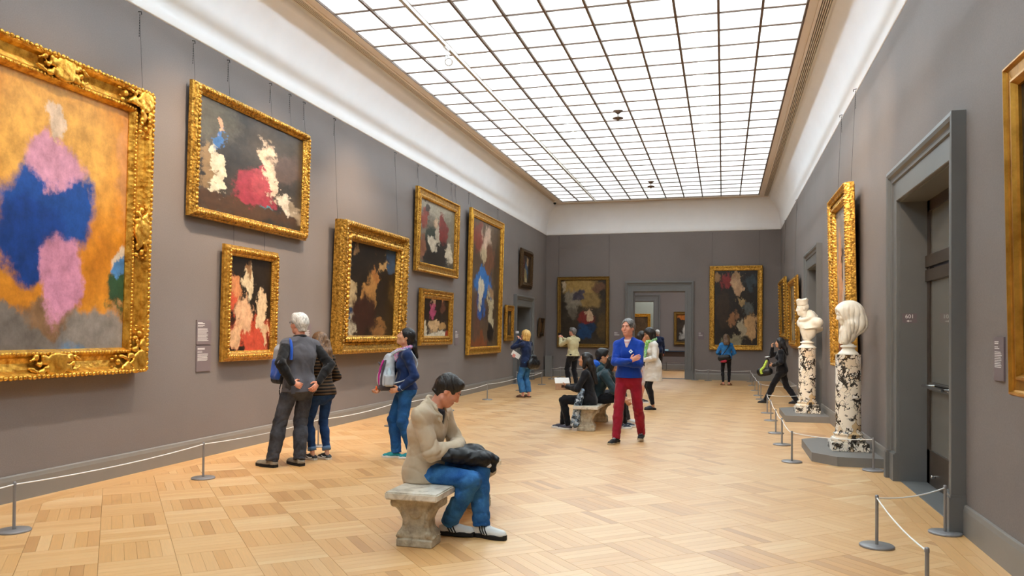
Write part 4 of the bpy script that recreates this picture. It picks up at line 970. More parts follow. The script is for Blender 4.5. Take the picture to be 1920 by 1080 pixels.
# ------------------------------------------------------------------ people
def skin(name, c): 
    m = plain(name, c, .5, var=.06, scale=25, spec=.35)
    b = m.node_tree.nodes['Principled BSDF']; b.inputs['Subsurface Weight'].default_value = .08; b.inputs['Subsurface Radius'].default_value = (.02, .008, .005); b.inputs['Subsurface Scale'].default_value = .3
    return m
def cloth(name, c, bump=.12, bs=420, var=.14, rough=.85, sheen=.15): return plain(name, c, rough, var=var, scale=7, bump=bump, bscale=bs, spec=.2, sheen=sheen, wr=.4)
def denim(name, c0, c1):
    m, t, b = base_mat(name, .85, 0, .2); tc = t('ShaderNodeTexCoord')
    n = t('ShaderNodeTexNoise', {'Vector': tc.outputs['Object'], 'Scale': 6.0, 'Detail': 6.0, 'Roughness': .6})
    n2 = t('ShaderNodeTexNoise', {'Vector': tc.outputs['Object'], 'Scale': 260.0, 'Detail': 2.0})
    c = t.ramp(n.outputs[0], [(.36, srgb(c0)), (.66, srgb(c1))])
    t.l.new(t.mix(.25, c, t.ramp(n2.outputs[0], [(.4, srgb(c0)), (.62, srgb(c1))])), b.inputs['Base Color'])
    bp = t('ShaderNodeBump', {'Strength': .25, 'Distance': .004, 'Height': n2.outputs[0]}); wrinkle(t, tc, bp, .4, 6.); t.l.new(bp.outputs[0], b.inputs['Normal']); return m
def striped(name, cols, freq, axis=2):
    m, t, b = base_mat(name, .85, 0, .2); tc = t('ShaderNodeTexCoord'); sp = t('ShaderNodeSeparateXYZ', {0: tc.outputs['Object']})
    w = t('ShaderNodeMath', {0: sp.outputs[axis], 1: float(freq)}, operation='MULTIPLY'); fr = t('ShaderNodeMath', {0: w.outputs[0]}, operation='FRACT')
    r = t.n.new('ShaderNodeValToRGB'); r.color_ramp.interpolation = 'CONSTANT'; e = r.color_ramp.elements
    e[0].color = srgb(cols[0]); e[1].position = .55; e[1].color = srgb(cols[1]); t.l.new(fr.outputs[0], r.inputs[0]); t.l.new(r.outputs[0], b.inputs['Base Color']); return m
def patterned(name, cols, scale):
    m, t, b = base_mat(name, .8, 0, .25); tc = t('ShaderNodeTexCoord')
    n = t('ShaderNodeTexVoronoi', {'Vector': tc.outputs['Object'], 'Scale': float(scale)}); s = t('ShaderNodeSeparateColor', {0: n.outputs['Color']})
    t.l.new(t.ramp(s.outputs[0], [(i / (len(cols) - 1), srgb(c)) for i, c in enumerate(cols)]), b.inputs['Base Color']); return m
def hairm(name, c0, c1):
    m, t, b = base_mat(name, .45, 0, .45); tc = t('ShaderNodeTexCoord'); mp = t('ShaderNodeMapping', {'Vector': tc.outputs['Object'], 'Scale': (110, 110, 14)})
    n = t('ShaderNodeTexNoise', {'Vector': mp.outputs[0], 'Scale': 1.0, 'Detail': 3.0}); t.l.new(t.ramp(n.outputs[0], [(.35, srgb(c0)), (.65, srgb(c1))]), b.inputs['Base Color'])
    bp = t('ShaderNodeBump', {'Strength': .7, 'Distance': .006, 'Height': n.outputs[0]}); t.l.new(bp.outputs[0], b.inputs['Normal']); return m
def eye_mat():
    m, t, b = base_mat('eye', .15); tc = t('ShaderNodeTexCoord'); s = t('ShaderNodeSeparateXYZ', {0: tc.outputs['Generated']})
    t.l.new(t.ramp(s.outputs[1], [(.84, (.62, .58, .54, 1)), (.88, (.06, .04, .03, 1))]), b.inputs['Base Color']); return m
EYE = eye_mat(); LIP = plain('lips', '9c5650', .45)
SK = dict(pale=skin('skin_pale', 'dba58a'), pink=skin('skin_pink', 'd9967c'), tan=skin('skin_tan', 'c08a68'), warm=skin('skin_warm', 'cf9876'))

def ik(a, b, l1, l2, pole):
    a = V3(a); b = V3(b); d = b - a; L = np.linalg.norm(d); u = d / L
    if L > (l1 + l2) * .999: b = a + u * (l1 + l2) * .999; L = (l1 + l2) * .999
    x = (l1 * l1 - l2 * l2 + L * L) / (2 * L); h = math.sqrt(max(0, l1 * l1 - x * x))
    p = V3(pole); p = p - u * (p @ u); return a + u * x + unit(p) * h, b
def skeleton(H=1.75, pelvis=(0, 0, .95), lean=(0, 0, 0), twist=0., bend=0., wL=None, wR=None, eL=(-1, -.6, -.2), eR=(1, -.6, -.2), aL=(-.10, 0, .085), aR=(.10, 0, .085), kL=(-.15, 1, 0), kR=(.15, 1, 0), neck=.0, hipw=.092, shw=.178, head=(0, 0, 0), hyaw=0., tL=0., tR=0., female=False):
    s = H / 1.75; J = {'s': s, 'f': female}; S_ = lambda p: V3(p) * s
    if female: shw *= .90
    pel = S_(pelvis); fh = V3(-math.sin(hyaw), math.cos(hyaw), 0); rh = V3(math.cos(hyaw), math.sin(hyaw), 0)
    J['pel'] = pel; J['rh'] = rh; J['fh'] = fh
    fs = V3(-math.sin(twist), math.cos(twist), 0); rs = V3(math.cos(twist), math.sin(twist), 0)
    p = pel; names = ['wst', 'chs', 'nck']; ls = [.13, .19, .20]
    for n, l, a in zip(names, ls, lean):
        a = math.radians(a); f_ = fh if n == 'wst' else fs
        d = f_ * math.sin(a) + V3(0, 0, 1) * math.cos(a) * math.cos(bend) + (rs * math.sin(bend)); d = unit(d); p = p + d * l * s; J[n] = p; J['u' + n] = d
    sp = J['unck']; J['rs'] = unit(rs - sp * (rs @ sp)); J['fs'] = np.cross(sp, J['rs'])
    J['shL'] = J['nck'] - sp * .085 * s - J['rs'] * shw * s; J['shR'] = J['nck'] - sp * .085 * s + J['rs'] * shw * s
    J['hipL'] = pel - rh * hipw * s - V3(0, 0, .03 * s); J['hipR'] = pel + rh * hipw * s - V3(0, 0, .03 * s)
    wL = (-.25, .05, .80) if wL is None else wL; wR = (.25, .05, .80) if wR is None else wR
    J['elL'], J['wrL'] = ik(J['shL'], S_(wL), .295 * s, .265 * s, eL); J['elR'], J['wrR'] = ik(J['shR'], S_(wR), .295 * s, .265 * s, eR)
    J['knL'], J['anL'] = ik(J['hipL'], S_(aL), .435 * s, .43 * s, kL); J['knR'], J['anR'] = ik(J['hipR'], S_(aR), .435 * s, .43 * s, kR)
    y, pt, rl = [math.radians(q) for q in head]; J['R'] = rotm(y, pt, rl)
    hd = unit(sp * .5 + J['R'][:, 2] * .7 + V3(0, 0, .4)); J['hd'] = J['nck'] + hd * .115 * s + J['R'][:, 1] * (.025 + neck) * s + J['R'][:, 2] * .045 * s
    J['toL'] = math.radians(tL); J['toR'] = math.radians(tR)
    return J
def torso(v, J, e, full=True, low=0., lowr=None, k=.04):
    s = J['s']; f = J['fs']; w = .90 if J['f'] else 1.; fl = 1.42; fh = J['fh']
    P, W_, C, N = J['pel'], J['wst'], J['chs'], J['nck']
    v.cone(P - V3(0, 0, .03 * s), W_, (.157 if not J['f'] else .165) * s + e, .138 * w * s + e, k, (fh, fl)); v.cone(W_, C, .138 * w * s + e, .162 * w * s + e, k, (f, fl)); v.cone(C, N - J['unck'] * .09 * s, .162 * w * s + e, .12 * w * s + e, k, (f, fl))
    for sd in 'LR':
        v.cone(N - J['unck'] * .03 * s, J['sh' + sd], .048 * s + e, .050 * s + e, k); sg = -1 if sd == 'L' else 1
        v.ell(J['hip' + sd] - fh * .05 * s + J['rh'] * sg * (-.01) * s, (.085 * s + e, .085 * s + e, .10 * s + e), None, .03)
        if J['f']: v.ell(C + f * .085 * s + J['rs'] * sg * .065 * s - J['unck'] * .01, (.06 * s + e * .6, .055 * s + e * .6, .058 * s + e * .6), None, .03)
    if low: v.cone(P, P - V3(0, 0, low * s), .165 * s + e, (lowr or .17) * s + e, k, (fh, 1.3 if low < .25 else 1.08))
def arm(v, J, sd, e, upto=1., k=.025, e2=None):
    s = J['s']; w = .84 if J['f'] else 1.; e2 = e if e2 is None else e2
    S_, E, Wr = J['sh' + sd], J['el' + sd], J['wr' + sd]
    v.cone(S_, E, .052 * w * s + e, .043 * w * s + e, k)
    if upto > 0: q = E + (Wr - E) * upto; v.cone(E, E + (q - E) * .35, .042 * w * s + e, .041 * w * s + e, k); v.cone(E + (q - E) * .35, q, .041 * w * s + e, (.041 - .013 * upto) * w * s + e2, k)
def leg(v, J, sd, e, ek=None, ea=None, k=.025, upto=1.):
    s = J['s']; ek = e if ek is None else ek; ea = e if ea is None else ea
    H_, K, A = J['hip' + sd], J['kn' + sd], J['an' + sd]; q = K + (A - K) * upto
    v.cone(H_, K, .083 * s + e, .056 * s + ek, k)
    c = K + (q - K) * .35 - unit(J['fh']) * .012 * s; v.cone(K, c, .054 * s + ek, .053 * s + ek * .5 + ea * .5, k); v.cone(c, q, .053 * s + ek * .5 + ea * .5, (.053 - .016 * upto) * s + ea, k)
def hand(v, wr, d, n, th, s, curl=.5):
    """wrist, pointing direction, palm normal, thumb-side vector"""
    d = unit(d); n = unit(V3(n) - d * (V3(n) @ d)); t = unit(V3(th) - d * (V3(th) @ d) - n * (V3(th) @ n)); s *= .97
    v.cone(wr - d * .02 * s, wr + d * .015 * s, .026 * s, .028 * s, .01, (n, 1.25)); v.cone(wr + d * .02 * s, wr + d * .075 * s, .030 * s, .037 * s, .012, (n, 2.1))
    for i, (o, l) in enumerate(((.030, .070), (.010, .078), (-.010, .073), (-.029, .058))):
        b = wr + d * .088 * s + t * o * s; a1 = curl * .7; a2 = curl * 1.9
        m = b + (d * math.cos(a1) + n * math.sin(a1)) * l * .5 * s; e = m + (d * math.cos(a2) + n * math.sin(a2)) * l * .5 * s
        v.cone(b, m, .0095 * s, .0088 * s, .004); v.cone(m, e, .0088 * s, .007 * s, .004)
    b = wr + d * .028 * s + t * .028 * s; m = b + (d * .6 + t * .7 + n * .25) * .038 * s; e = m + (d * .85 + t * .25 + n * .35) * .034 * s
    v.cone(b, m, .0135 * s, .0108 * s, .008); v.cone(m, e, .0105 * s, .008 * s, .004)
def bounds(J, m=.2):
    ps = np.array([J[k] for k in J if isinstance(J[k], np.ndarray) and k in ('pel', 'wst', 'chs', 'nck', 'shL', 'shR', 'elL', 'elR', 'wrL', 'wrR', 'hipL', 'hipR', 'knL', 'knR', 'anL', 'anR', 'hd')])
    return ps.min(0) - m, ps.max(0) + m
def sub_bounds(J, keys, m): ps = np.array([J[k] for k in keys]); return ps.min(0) - m, ps.max(0) + m

def person(label, loc, rz, J, sk, top, bottom, shoes, hair, hands=('auto', 'auto'), step=.011, extras=None, group=None, seat=None, eyes=True):
    s = J['s']; rz_ = math.radians(rz)
    def carve(v):
        if seat:
            d = V3(seat[0] - loc[0], seat[1] - loc[1], seat[4] - .05); Rm = rotm(-rz_); v.box(Rm @ d, (seat[2], seat[3], .05), Rm, .01, .008, 's')
    lo, hi = bounds(J, .24); lo[2] = max(lo[2], -.01)
    fn = [(J['hd'], .14 * s, step * .5)]
    for sd in 'LR':
        if top.get('sleeve', 1) > 0: fn.append((J['wr' + sd] + unit(J['wr' + sd] - J['el' + sd]) * .08, .11, step * .55))
    v = Vol(lo, hi, step * 1.25, fn)
    torso(v, J, -.012); bare = top.get('bare', 1.) 
    for i, sd in enumerate('LR'):
        sg = -1 if sd == 'L' else 1
        arm(v, J, sd, -.006); leg(v, J, sd, -.006)
        A = J['an' + sd]; a = J['to' + sd]; fd = J['fh'] * math.cos(a) + J['rh'] * math.sin(a) * -1; v.cone(A - V3(0, 0, .045 * s), A + fd * .12 * s - V3(0, 0, .06 * s), .03 * s, .022 * s, .02)
        h = hands[i]; d = unit(J['wr' + sd] - J['el' + sd])
        if h == 'auto': h = (d, -J['rh'] * sg * 1. + J['fh'] * .1, J['fh'] + V3(0, 0, .3), .45)
        if h is not None: hand(v, J['wr' + sd], V3(h[0]), V3(h[1]), V3(h[2]), s, h[3] if len(h) > 3 else .5)
    v.cone(J['nck'] - J['unck'] * .05 * s, J['hd'] - J['R'][:, 2] * .05 * s - J['R'][:, 1] * .02 * s, .058 * s if not J['f'] else .05 * s, .052 * s if not J['f'] else .045 * s, .02)
    face(v, J['hd'], J['R'], 1.03 * s)
    carve(v)
    o = v.build('person', SK[sk]); o.location = loc; o.rotation_euler = (0, 0, math.radians(rz)); tag(o, label, 'person', group or 'museum visitors')
    T = lambda x, y, z: J['hd'] + J['R'] @ (V3(x, y, z) * s * 1.03)
    R3 = Matrix(J['R'].tolist())
    for sx in (-1, 1) if eyes else ():
        e_ = MB().ell((0, 0, 0), (.0118 * s,) * 3, 10, 8).build('eye', EYE, o); e_.location = T(sx * .031, .0742, .0105); e_.rotation_euler = R3.to_euler()
    MB().ell(T(0, .0885, -.064), (.0205 * s, .006 * s, .0075 * s), 10, 6, R3).build('lips', LIP, o)
    # bottom
    if bottom:
        lo, hi = sub_bounds(J, ['pel', 'hipL', 'hipR', 'knL', 'knR', 'anL', 'anR', 'wst'], .22); lo[2] = max(lo[2], -.005)
        v = Vol(lo, hi, step); e = bottom.get('e', .010)
        P, W_ = J['pel'], J['wst']; v.cone(P - V3(0, 0, .03 * s), P + (W_ - P) * .8, (.157 if not J['f'] else .165) * s + e, .143 * (.9 if J['f'] else 1) * s + e, .04, (J['fh'], 1.42))
        for sd in 'LR':
            v.ell(J['hip' + sd] - J['fh'] * .05 * s, (.085 * s + e, .085 * s + e, .10 * s + e), None, .03)
            leg(v, J, sd, e, bottom.get('ek', e), bottom.get('ea', e), .02, bottom.get('len', 1.))
        for sd in 'LR':
            if bottom.get('len', 1.) >= .3:
                K, A = J['kn' + sd], J['an' + sd]; d = unit(A - K); q = K + (A - K) * bottom.get('len', 1.) + d * bottom.get('drop', .02)
                # trim the hem of this leg only
                sl, X, Y, Z = v.sub(q - .13, q + .13); dd = (X - q[0]) * d[0] + (Y - q[1]) * d[1] + (Z - q[2]) * d[2]
                near_ = (X - q[0]) ** 2 + (Y - q[1]) ** 2 + (Z - q[2]) ** 2 < .013
                v.F[sl] = np.where(near_, np.maximum(v.F[sl], dd), v.F[sl]).astype(np.float32)
        v.folds(bottom.get('fold', .005), bottom.get('fr', 34), label.__len__() * .37); v.cut((0, 0, .012), (0, 0, -1))
        fa = bottom.get('fold', .005) * .9
        for i, sd in enumerate('LR'):
            H_, K, A = J['hip' + sd], J['kn' + sd], J['an' + sd]
            v.joint(K - J['fh'] * .03, unit(K - H_) + unit(A - K), .15 * s, fa, 75, i * 2. + len(label)); v.joint(K + (A - K) * bottom.get('len', 1.) * .9, A - K, .13 * s, fa, 85, 1 + i); v.joint(H_ + J['fh'] * .03 - (H_ - K) * .1, K - H_, .13 * s, fa * .7, 70, 2.2 * i)
        carve(v)
        po = v.build(bottom.get('name', 'trousers'), bottom['m'], o)
        if bottom.get('cuff'):
            for sd in 'LR':
                K, A = J['kn' + sd], J['an' + sd]; q = K + (A - K) * bottom['len']; d = unit(A - K); r = (.053 - .016 * bottom['len']) * s + bottom.get('ea', e) + .007
                m = MB(); m.tube([q - d * .03, q - d * .028, q + d * .016, q + d * .018], [r - .01, r, r, r - .012], 16); m.build('turned_cuff', bottom['cuff'], po)
    # top
    if top:
        keys = ['pel', 'wst', 'chs', 'nck', 'shL', 'shR', 'elL', 'elR'] + (['wrL', 'wrR'] if top.get('sleeve', 1) > 0 else [])
        lo, hi = sub_bounds(J, keys, .21); low = top.get('low', .04); lo[2] = min(lo[2], J['pel'][2] - low * s - .08)
        v = Vol(lo, hi, step); e = top.get('e', .012); torso(v, J, e, low=low, lowr=top.get('lowr'))
        v.cut(J['pel'] - V3(0, 0, low * s), V3(0, 0, -1) + J['fh'] * top.get('hemtilt', 0))
        nk = J['nck'] + J['unck'] * top.get('neck', .0) * s; v.cut(nk, J['unck'] + J['fs'] * top.get('vneck', .35))
        if top.get('V'):      # v-shaped neck opening
            a = nk + J['fs'] * .10 * s; v.cone(nk + J['fs'] * .06 * s, nk - J['unck'] * .13 * s + J['fs'] * .14 * s, .058 * s, .012 * s, .0, None, 's')
        for sd in 'LR': arm(v, J, sd, top.get('ea', e), top.get('sleeve', 1.), .025, top.get('ew', None))
        if top.get('collar'):
            n_ = 12; c = J['nck'] + J['unck'] * .012 * s; 
            for i in range(n_):
                a, b = 2 * pi * i / n_, 2 * pi * (i + 1) / n_
                if top.get('open') and math.sin((a + b) / 2) > .45: continue
                g = lambda t: c + J['rs'] * .066 * s * math.cos(t) + J['fs'] * (.072 * math.sin(t) - .006) * s - J['unck'] * (.022 * math.sin(t)) * s
                v.cone(g(a), g(b), top['collar'] * s, top['collar'] * s, .008)
        v.folds(top.get('fold', .005), top.get('fr', 30), len(label) * .71)
        fa = top.get('fold', .005)
        for i, sd in enumerate('LR'):
            S_, E, Wr = J['sh' + sd], J['el' + sd], J['wr' + sd]; v.joint(E, unit(E - S_) + unit(Wr - E), .13 * s, fa * .9, 80, i + len(label) * .3); v.joint(S_ + (J['chs'] - S_) * .3, V3(0, 0, 1) + J['rs'] * .5, .12 * s, fa * .7, 60, i * 2.)
            v.joint(J['pel'] + J['rh'] * (.12 if sd == 'R' else -.12), V3(0, 0, 1), .14 * s, fa * .8, 60, i * 1.7)
        carve(v)
        to = v.build(top.get('name', 'jacket'), top['m'], o)
        if top.get('sleeves'):   # sleeves of another cloth
            lo, hi = sub_bounds(J, ['shL', 'shR', 'elL', 'elR', 'wrL', 'wrR'], .12)
            for sd in 'LR':
                lo, hi = sub_bounds(J, ['sh' + sd, 'el' + sd, 'wr' + sd], .13); v = Vol(lo, hi, step); arm(v, J, sd, top.get('ea', e) + .006, top.get('sleeve', 1.)); v.folds(.004, 40, 2.).joint(J['el' + sd], J['wr' + sd] - J['sh' + sd], .13, .0035, 80, 1.); v.build('sleeve', top['sleeves'], to)
    # shoes
    for sd in 'LR':
        if not shoes: break
        A = J['an' + sd]; a = J['to' + sd]; fd = J['fh'] * math.cos(a) - J['rh'] * math.sin(a); sd_ = np.cross(fd, V3(0, 0, 1)); z0 = A[2] - .085 * s; tilt = shoes.get('tilt' + sd, 0)
        up_ = unit(V3(0, 0, 1) * math.cos(tilt) - fd * math.sin(tilt)); fd = np.cross(up_, sd_)
        B = A - up_ * .085 * s; hh = shoes.get('h', 1.); Q = lambda x, y, z: B + sd_ * x * s + fd * y * s + up_ * z * s * hh
        L0, L1, wd = -.075, .195 * shoes.get('len', 1), .044 * shoes.get('w', 1)
        v = Vol(np.minimum(Q(0, L0, 0), Q(0, L1, 0)) - .09, np.maximum(Q(0, L0, 0), Q(0, L1, 0)) + np.array([.09, .09, .16]), .0065 if step < .013 else .009)
        st = shoes.get('sole', .022)
        v.cone(Q(0, L0 + .045, .04), Q(0, L0 + .05, .075 if not shoes.get('low') else .05), .043 * s, .042 * s, .02); v.cone(Q(0, L0 + .05, .05), Q(0, .09, .036), .042 * s, .038 * s, .02); v.cone(Q(0, .06, .03), Q(0, L1 - .045, .024), wd * s, wd * .88 * s, .02, (up_, 1.25 / hh))
        v.cut(Q(0, 0, st), -up_); v.cut(Q(0, 0, shoes.get('top', .085)), up_ - fd * .5)
        so = v.build(shoes.get('name', 'shoe'), shoes['m'], o)
        pts = [(-.030, L0 + .012), (.030, L0 + .012), (.036, L0 + .05), (.033, .03), (.046, .10), (.044, .145), (.026, L1 - .004), (0, L1 + .006), (-.026, L1 - .006), (-.044, .135), (-.043, .09), (-.034, .02), (-.036, L0 + .05)]
        pts = [(x * shoes.get('w', 1), y) for x, y in pts]; n_ = len(pts); m = MB(); ring_ = lambda k_, z: [Q(x * k_, y * (1 if k_ == 1 else .985) + (0 if k_ == 1 else .001), z) for x, y in pts]
        vs = ring_(.96, .0005) + ring_(1.04, .006) + ring_(1.04, st) + ring_(.9, st + .006); fs_ = [(r * n_ + i, r * n_ + (i + 1) % n_, (r + 1) * n_ + (i + 1) % n_, (r + 1) * n_ + i) for r in range(3) for i in range(n_)] + [tuple(range(n_))[::-1], tuple(range(3 * n_, 4 * n_))]
        m.add(vs, fs_); m.build('sole', shoes.get('sm', M['black']), so)
        if shoes.get('mark') is not None:
            for sx in (-1, 1):
                m = MB(); m.tube([Q(sx * .047, -.035, .042), Q(sx * .0475, .0, .032), Q(sx * .0475, .03, .036), Q(sx * .040, .08, .052)], [.003 * 1, .009, .007, .002], 6); m.build('side_mark', shoes['mark'], so)
        if shoes.get('lace') is not None:
            m = MB()
            for i in range(4): m.tube([Q(-.02, .055 + .022 * i, .078 - .009 * i), Q(0, .055 + .022 * i, .086 - .009 * i), Q(.02, .055 + .022 * i, .078 - .009 * i)], .0035, 5)
            m.build('laces', shoes['lace'], so)
    if hair: make_hair(o, J, hair, step)
    if extras: extras(o, J)
    return o
def make_hair(o, J, h, step):
    s = J['s'] * 1.03; R = J['R']; T = lambda x, y, z: J['hd'] + R @ (V3(x, y, z) * s); st = h['style']
    ext = {'short': .16, 'bob': .26, 'long': .55, 'pony': .42, 'thin': .15, 'messy': .17}[st]
    v = Vol(J['hd'] - np.array([.22, .22, ext + .06]), J['hd'] + np.array([.22, .22, .2]), step * .55); vol = h.get('vol', .012)
    v.ell(T(0, -.018, .034), ((.079 + vol) * s, (.098 + vol) * s, (.088 + vol) * s), R, .02)
    v.cone(T(0, -.055, .0), T(0, -.06, -.06), (.062 + vol) * s, (.045 + vol * .6) * s, .02)
    if st in ('short', 'thin', 'messy'):
        for sx in (-1, 1): v.cone(T(sx * .066, .018, .03), T(sx * .072, .012, -.005), .016 * s, .008 * s, .01)
        if st != 'thin': v.cone(T(-.03, .048, .090), T(.035, .048, .090), (.026 + vol * .6) * s, (.026 + vol * .6) * s, .03)
    # face opening
    v.ell(T(0, .095, -.03), (.070 * s, .085 * s, (.098 if st != 'thin' else .115) * s), R, .012, 's')
    v.cut(T(0, .07, -.02), R[:, 1] * 1. - R[:, 2] * .62) if st in ('short', 'thin', 'messy') else None
    if st in ('short', 'thin', 'messy'):
        for sx in (-1, 1): v.ell(T(sx * .085, .012, -.035), (.028 * s, .034 * s, .042 * s), R, .008, 's')
        v.cut(T(0, -.05, -.085), -R[:, 2] - R[:, 1] * .15)
    if st == 'bob':
        for sx in (-1, 1): v.cone(T(sx * .070, -.01, .03), T(sx * .078, .01, -.10), .035 * s, .030 * s, .02); v.cone(T(sx * .05, -.055, .0), T(sx * .055, -.055, -.12), .05 * s, .04 * s, .02)
        v.cone(T(0, -.085, 0), T(0, -.08, -.13), .06 * s, .04 * s, .03)
    if st == 'long':
        l = h.get('len', .38)
        for sx in (-1, 1): v.cone(T(sx * .066, .0, .04), T(sx * .08, -.01, -.12), .036 * s, .036 * s, .02)
        b0 = T(0, -.075, -.02); b1 = J['nck'] - J['fs'] * .105 * s + V3(0, 0, -.0); b2 = J['nck'] - J['fs'] * .145 * s - J['unck'] * (l - .15) * s
        for sx in (-1, 0, 1): a = J['rs'] * sx * .055 * s; v.cone(b0 + a, b1 + a, .058 * s, .050 * s, .03); v.cone(b1 + a, b2 + a * 1.1, .048 * s, .026 * s, .03)
    if st == 'pony':
        v.ell(T(0, -.115, -.01), (.026 * s,) * 3, R, .01); p0 = T(0, -.135, -.02); p1 = T(0, -.155, -.10); p2 = J['nck'] - J['fs'] * .15 * s - J['unck'] * .12 * s
        v.cone(p0, p1, .03 * s, .04 * s, .02); v.cone(p1, p2, .04 * s, .022 * s, .02); v.cut(T(0, 0, -.28), -R[:, 2])
    v.folds(h.get('fold', .0035), 75 if st != 'messy' else 60, 1.3, .6)
    ho = v.build('hair', h['m'], o)
    if h.get('brow', True):
        m = MB()
        for sx in (-1, 1): m.tube([T(sx * .014, .091, .028), T(sx * .032, .089, .034), T(sx * .05, .074, .029)], [.0045, .005, .003], 6)
        m.build('eyebrows', h['m'], o)
def strap(pts, w, t, n=12):
    """flat band through points (Catmull-Rom)"""
    P_ = [V3(p) for p in pts]; out = []
    for i in range(len(P_) - 1):
        p0, p1, p2, p3 = P_[max(i - 1, 0)], P_[i], P_[i + 1], P_[min(i + 2, len(P_) - 1)]
        for k in range(n): u = k / n; out.append(.5 * ((2 * p1) + (-p0 + p2) * u + (2 * p0 - 5 * p1 + 4 * p2 - p3) * u * u + (-p0 + 3 * p1 - 3 * p2 + p3) * u ** 3))
    out.append(P_[-1]); return MB().tube(out, w, 8)
def held(name, label, cat, owner, group=None):
    r = empty(name); r.location = owner.location; r.rotation_euler = owner.rotation_euler; tag(r, label, cat, group); return r
# ------------------------------------------------------------------ the visitors, nearest first
jean = denim('denim_blue', '1c4a86', '4580ba'); jean_d = denim('denim_dark', '16294a', '2a4a78'); jean_g = denim('denim_black', '27282c', '54545a')
blackc = cloth('cloth_black', '17161a'); navyc = cloth('cloth_navy', '1b2747')
wsole = plain('sole_white', 'e8e6e2', .6, var=.04); bsole = plain('sole_black', '1a1818', .7); tsole = plain('sole_tan', 'b8a688', .7)
wshoe = plain('shoe_white', 'dcdad6', .6, var=.08, bump=.2); bshoe = plain('shoe_black', '1c1b1d', .6, bump=.2); lace_w = plain('lace_white', 'e8e8ea', .7); lace_d = plain('lace_dark', '3a3634', .7)
H_dark = hairm('hair_dark', '120e0c', '2e2622'); H_black = hairm('hair_black', '0b0a0c', '221e20'); H_grey = hairm('hair_grey', 'a8a6a2', 'e4e2de'); H_brown = hairm('hair_brown', '3e2a1c', '7a5a3c'); H_blond = hairm('hair_blond', 'b07c34', 'ecc578'); H_salt = hairm('hair_salt', '3a3836', '8a8682'); H_mid = hairm('hair_mid', '2e2620', '5e5046')

# man in beige jacket seated on the near bench
bj = cloth('jacket_beige', 'c6b298', .12, 420, .08); 
J = skeleton(1.69, pelvis=(0, -.06, .515), lean=(-8, 6, 19), wL=(.02, .20, .685), wR=(-.03, .20, .69), eL=(-1, -.1, -.6), eR=(1, -.35, -.6), aL=(-.02, .41, .085), aR=(.04, .15, .09), kL=(-.1, .6, 1), kR=(.12, .6, 1), head=(26, -38, 0), neck=.02, tL=-6, tR=8)
def ex(o, J):
    n = J['nck']; v = Vol(n - .2, n + .15, .007); v.cone(n - J['unck'] * .03, n + J['unck'] * .0, .066, .056, .01); v.cone(n + J['fs'] * .035, n - J['unck'] * .13 + J['fs'] * .085, .055, .03, .02); v.cut(n + J['unck'] * .008, J['unck'] + J['fs'] * .3); v.build('shirt', cloth('shirt_dark', '23232b'), o)
    for sg in (-1, 1):
        q = lambda a, b, c: n + J['rs'] * sg * a + J['fs'] * b + J['unck'] * c
        v = Vol(n - .2, n + .16, .006); v.cone(q(.055, -.05, .035), q(.075, .05, -.005), .012, .012, .01); v.cone(q(.078, -.05, -.005), q(.092, .06, -.05), .016, .012, .012); v.cone(q(.075, .05, -.005), q(.07, .105, -.085), .012, .010, .01); v.cone(q(.09, .06, -.05), q(.075, .115, -.09), .012, .008, .012); v.build('collar_flap', bj, o)
man1 = person('person in beige jacket and blue jeans seated looking down on the near bench', (-2.15, 5.80, 0), -96, J, 'pink', dict(m=bj, e=.034, ea=.022, ew=.022, low=.17, lowr=.20, neck=.005, vneck=.5, collar=.016, open=True, V=True, fold=.0075, fr=26, name='jacket'), dict(m=jean, e=.016, ek=.016, ea=.030, len=.95, drop=.02, fold=.0045, fr=30, name='jeans'), dict(m=wshoe, sm=bsole, sole=.024, h=1.25, w=1.18, len=1.12, name='sneaker', lace=lace_w), dict(m=H_dark, style='messy', vol=.009, fold=.005), hands=((V3(.3, .9, -.2), (0, 0, -1), (1, 0, 0), .6), (V3(-.5, .85, -.1), (0, 0, -1), (-1, 0, 0), .6)), step=.0075, extras=ex, seat=(-2.13, 6.12, .2, .85, .402), eyes=False)
stripe_b = plain('stripe_black', '1d1c1e', .6)
for sh in [c for c in man1.children if c.name.startswith('sneaker')]:
    sd = 'L' if sh.name == 'sneaker' else 'R'; A = J['an' + sd]; a = J['to' + sd]; fd = J['fh'] * math.cos(a) - J['rh'] * math.sin(a); sx_ = np.cross(fd, V3(0, 0, 1)); B = A - V3(0, 0, .085)
    for i in range(3):
        for sg in (-1, 1):
            m = MB(); m.tube([B + sx_ * sg * .050 + fd * (.075 - .022 * i) + V3(0, 0, .035), B + sx_ * sg * .046 + fd * (.055 - .022 * i) + V3(0, 0, .065), B + sx_ * sg * .030 + fd * (.04 - .022 * i) + V3(0, 0, .095)], .0055, 6); m.build('side_stripe', stripe_b, sh)
cp = held('folded_coat', 'black coat bundled over the lap of the seated visitor in beige', 'coat', man1)
v = Vol((-.30, -.02, .36), (.26, .58, .82), .008); v.cone((.10, .16, .62), (-.16, .28, .61), .07, .085, .03, ((0, 0, 1), 1.3)); v.cone((-.1, .28, .63), (-.14, .44, .57), .08, .05, .03, ((0, 0, 1), 1.4)); v.cone((.06, .24, .61), (-.05, .40, .58), .06, .06, .03); v.cone((-.14, .42, .57), (-.12, .45, .50), .045, .03, .02); v.folds(.010, 46, 1.5, 1., .8); v.build('bundle', plain('coat_black', '141418', .5, var=.2, bump=.15, bscale=300, wr=.9), cp)
m = MB(); m.ell((-.06, .435, .535), (.03, .02, .018), 10, 6); m.build('lining', plain('lining_white', 'd8d8d8', .6), cp)

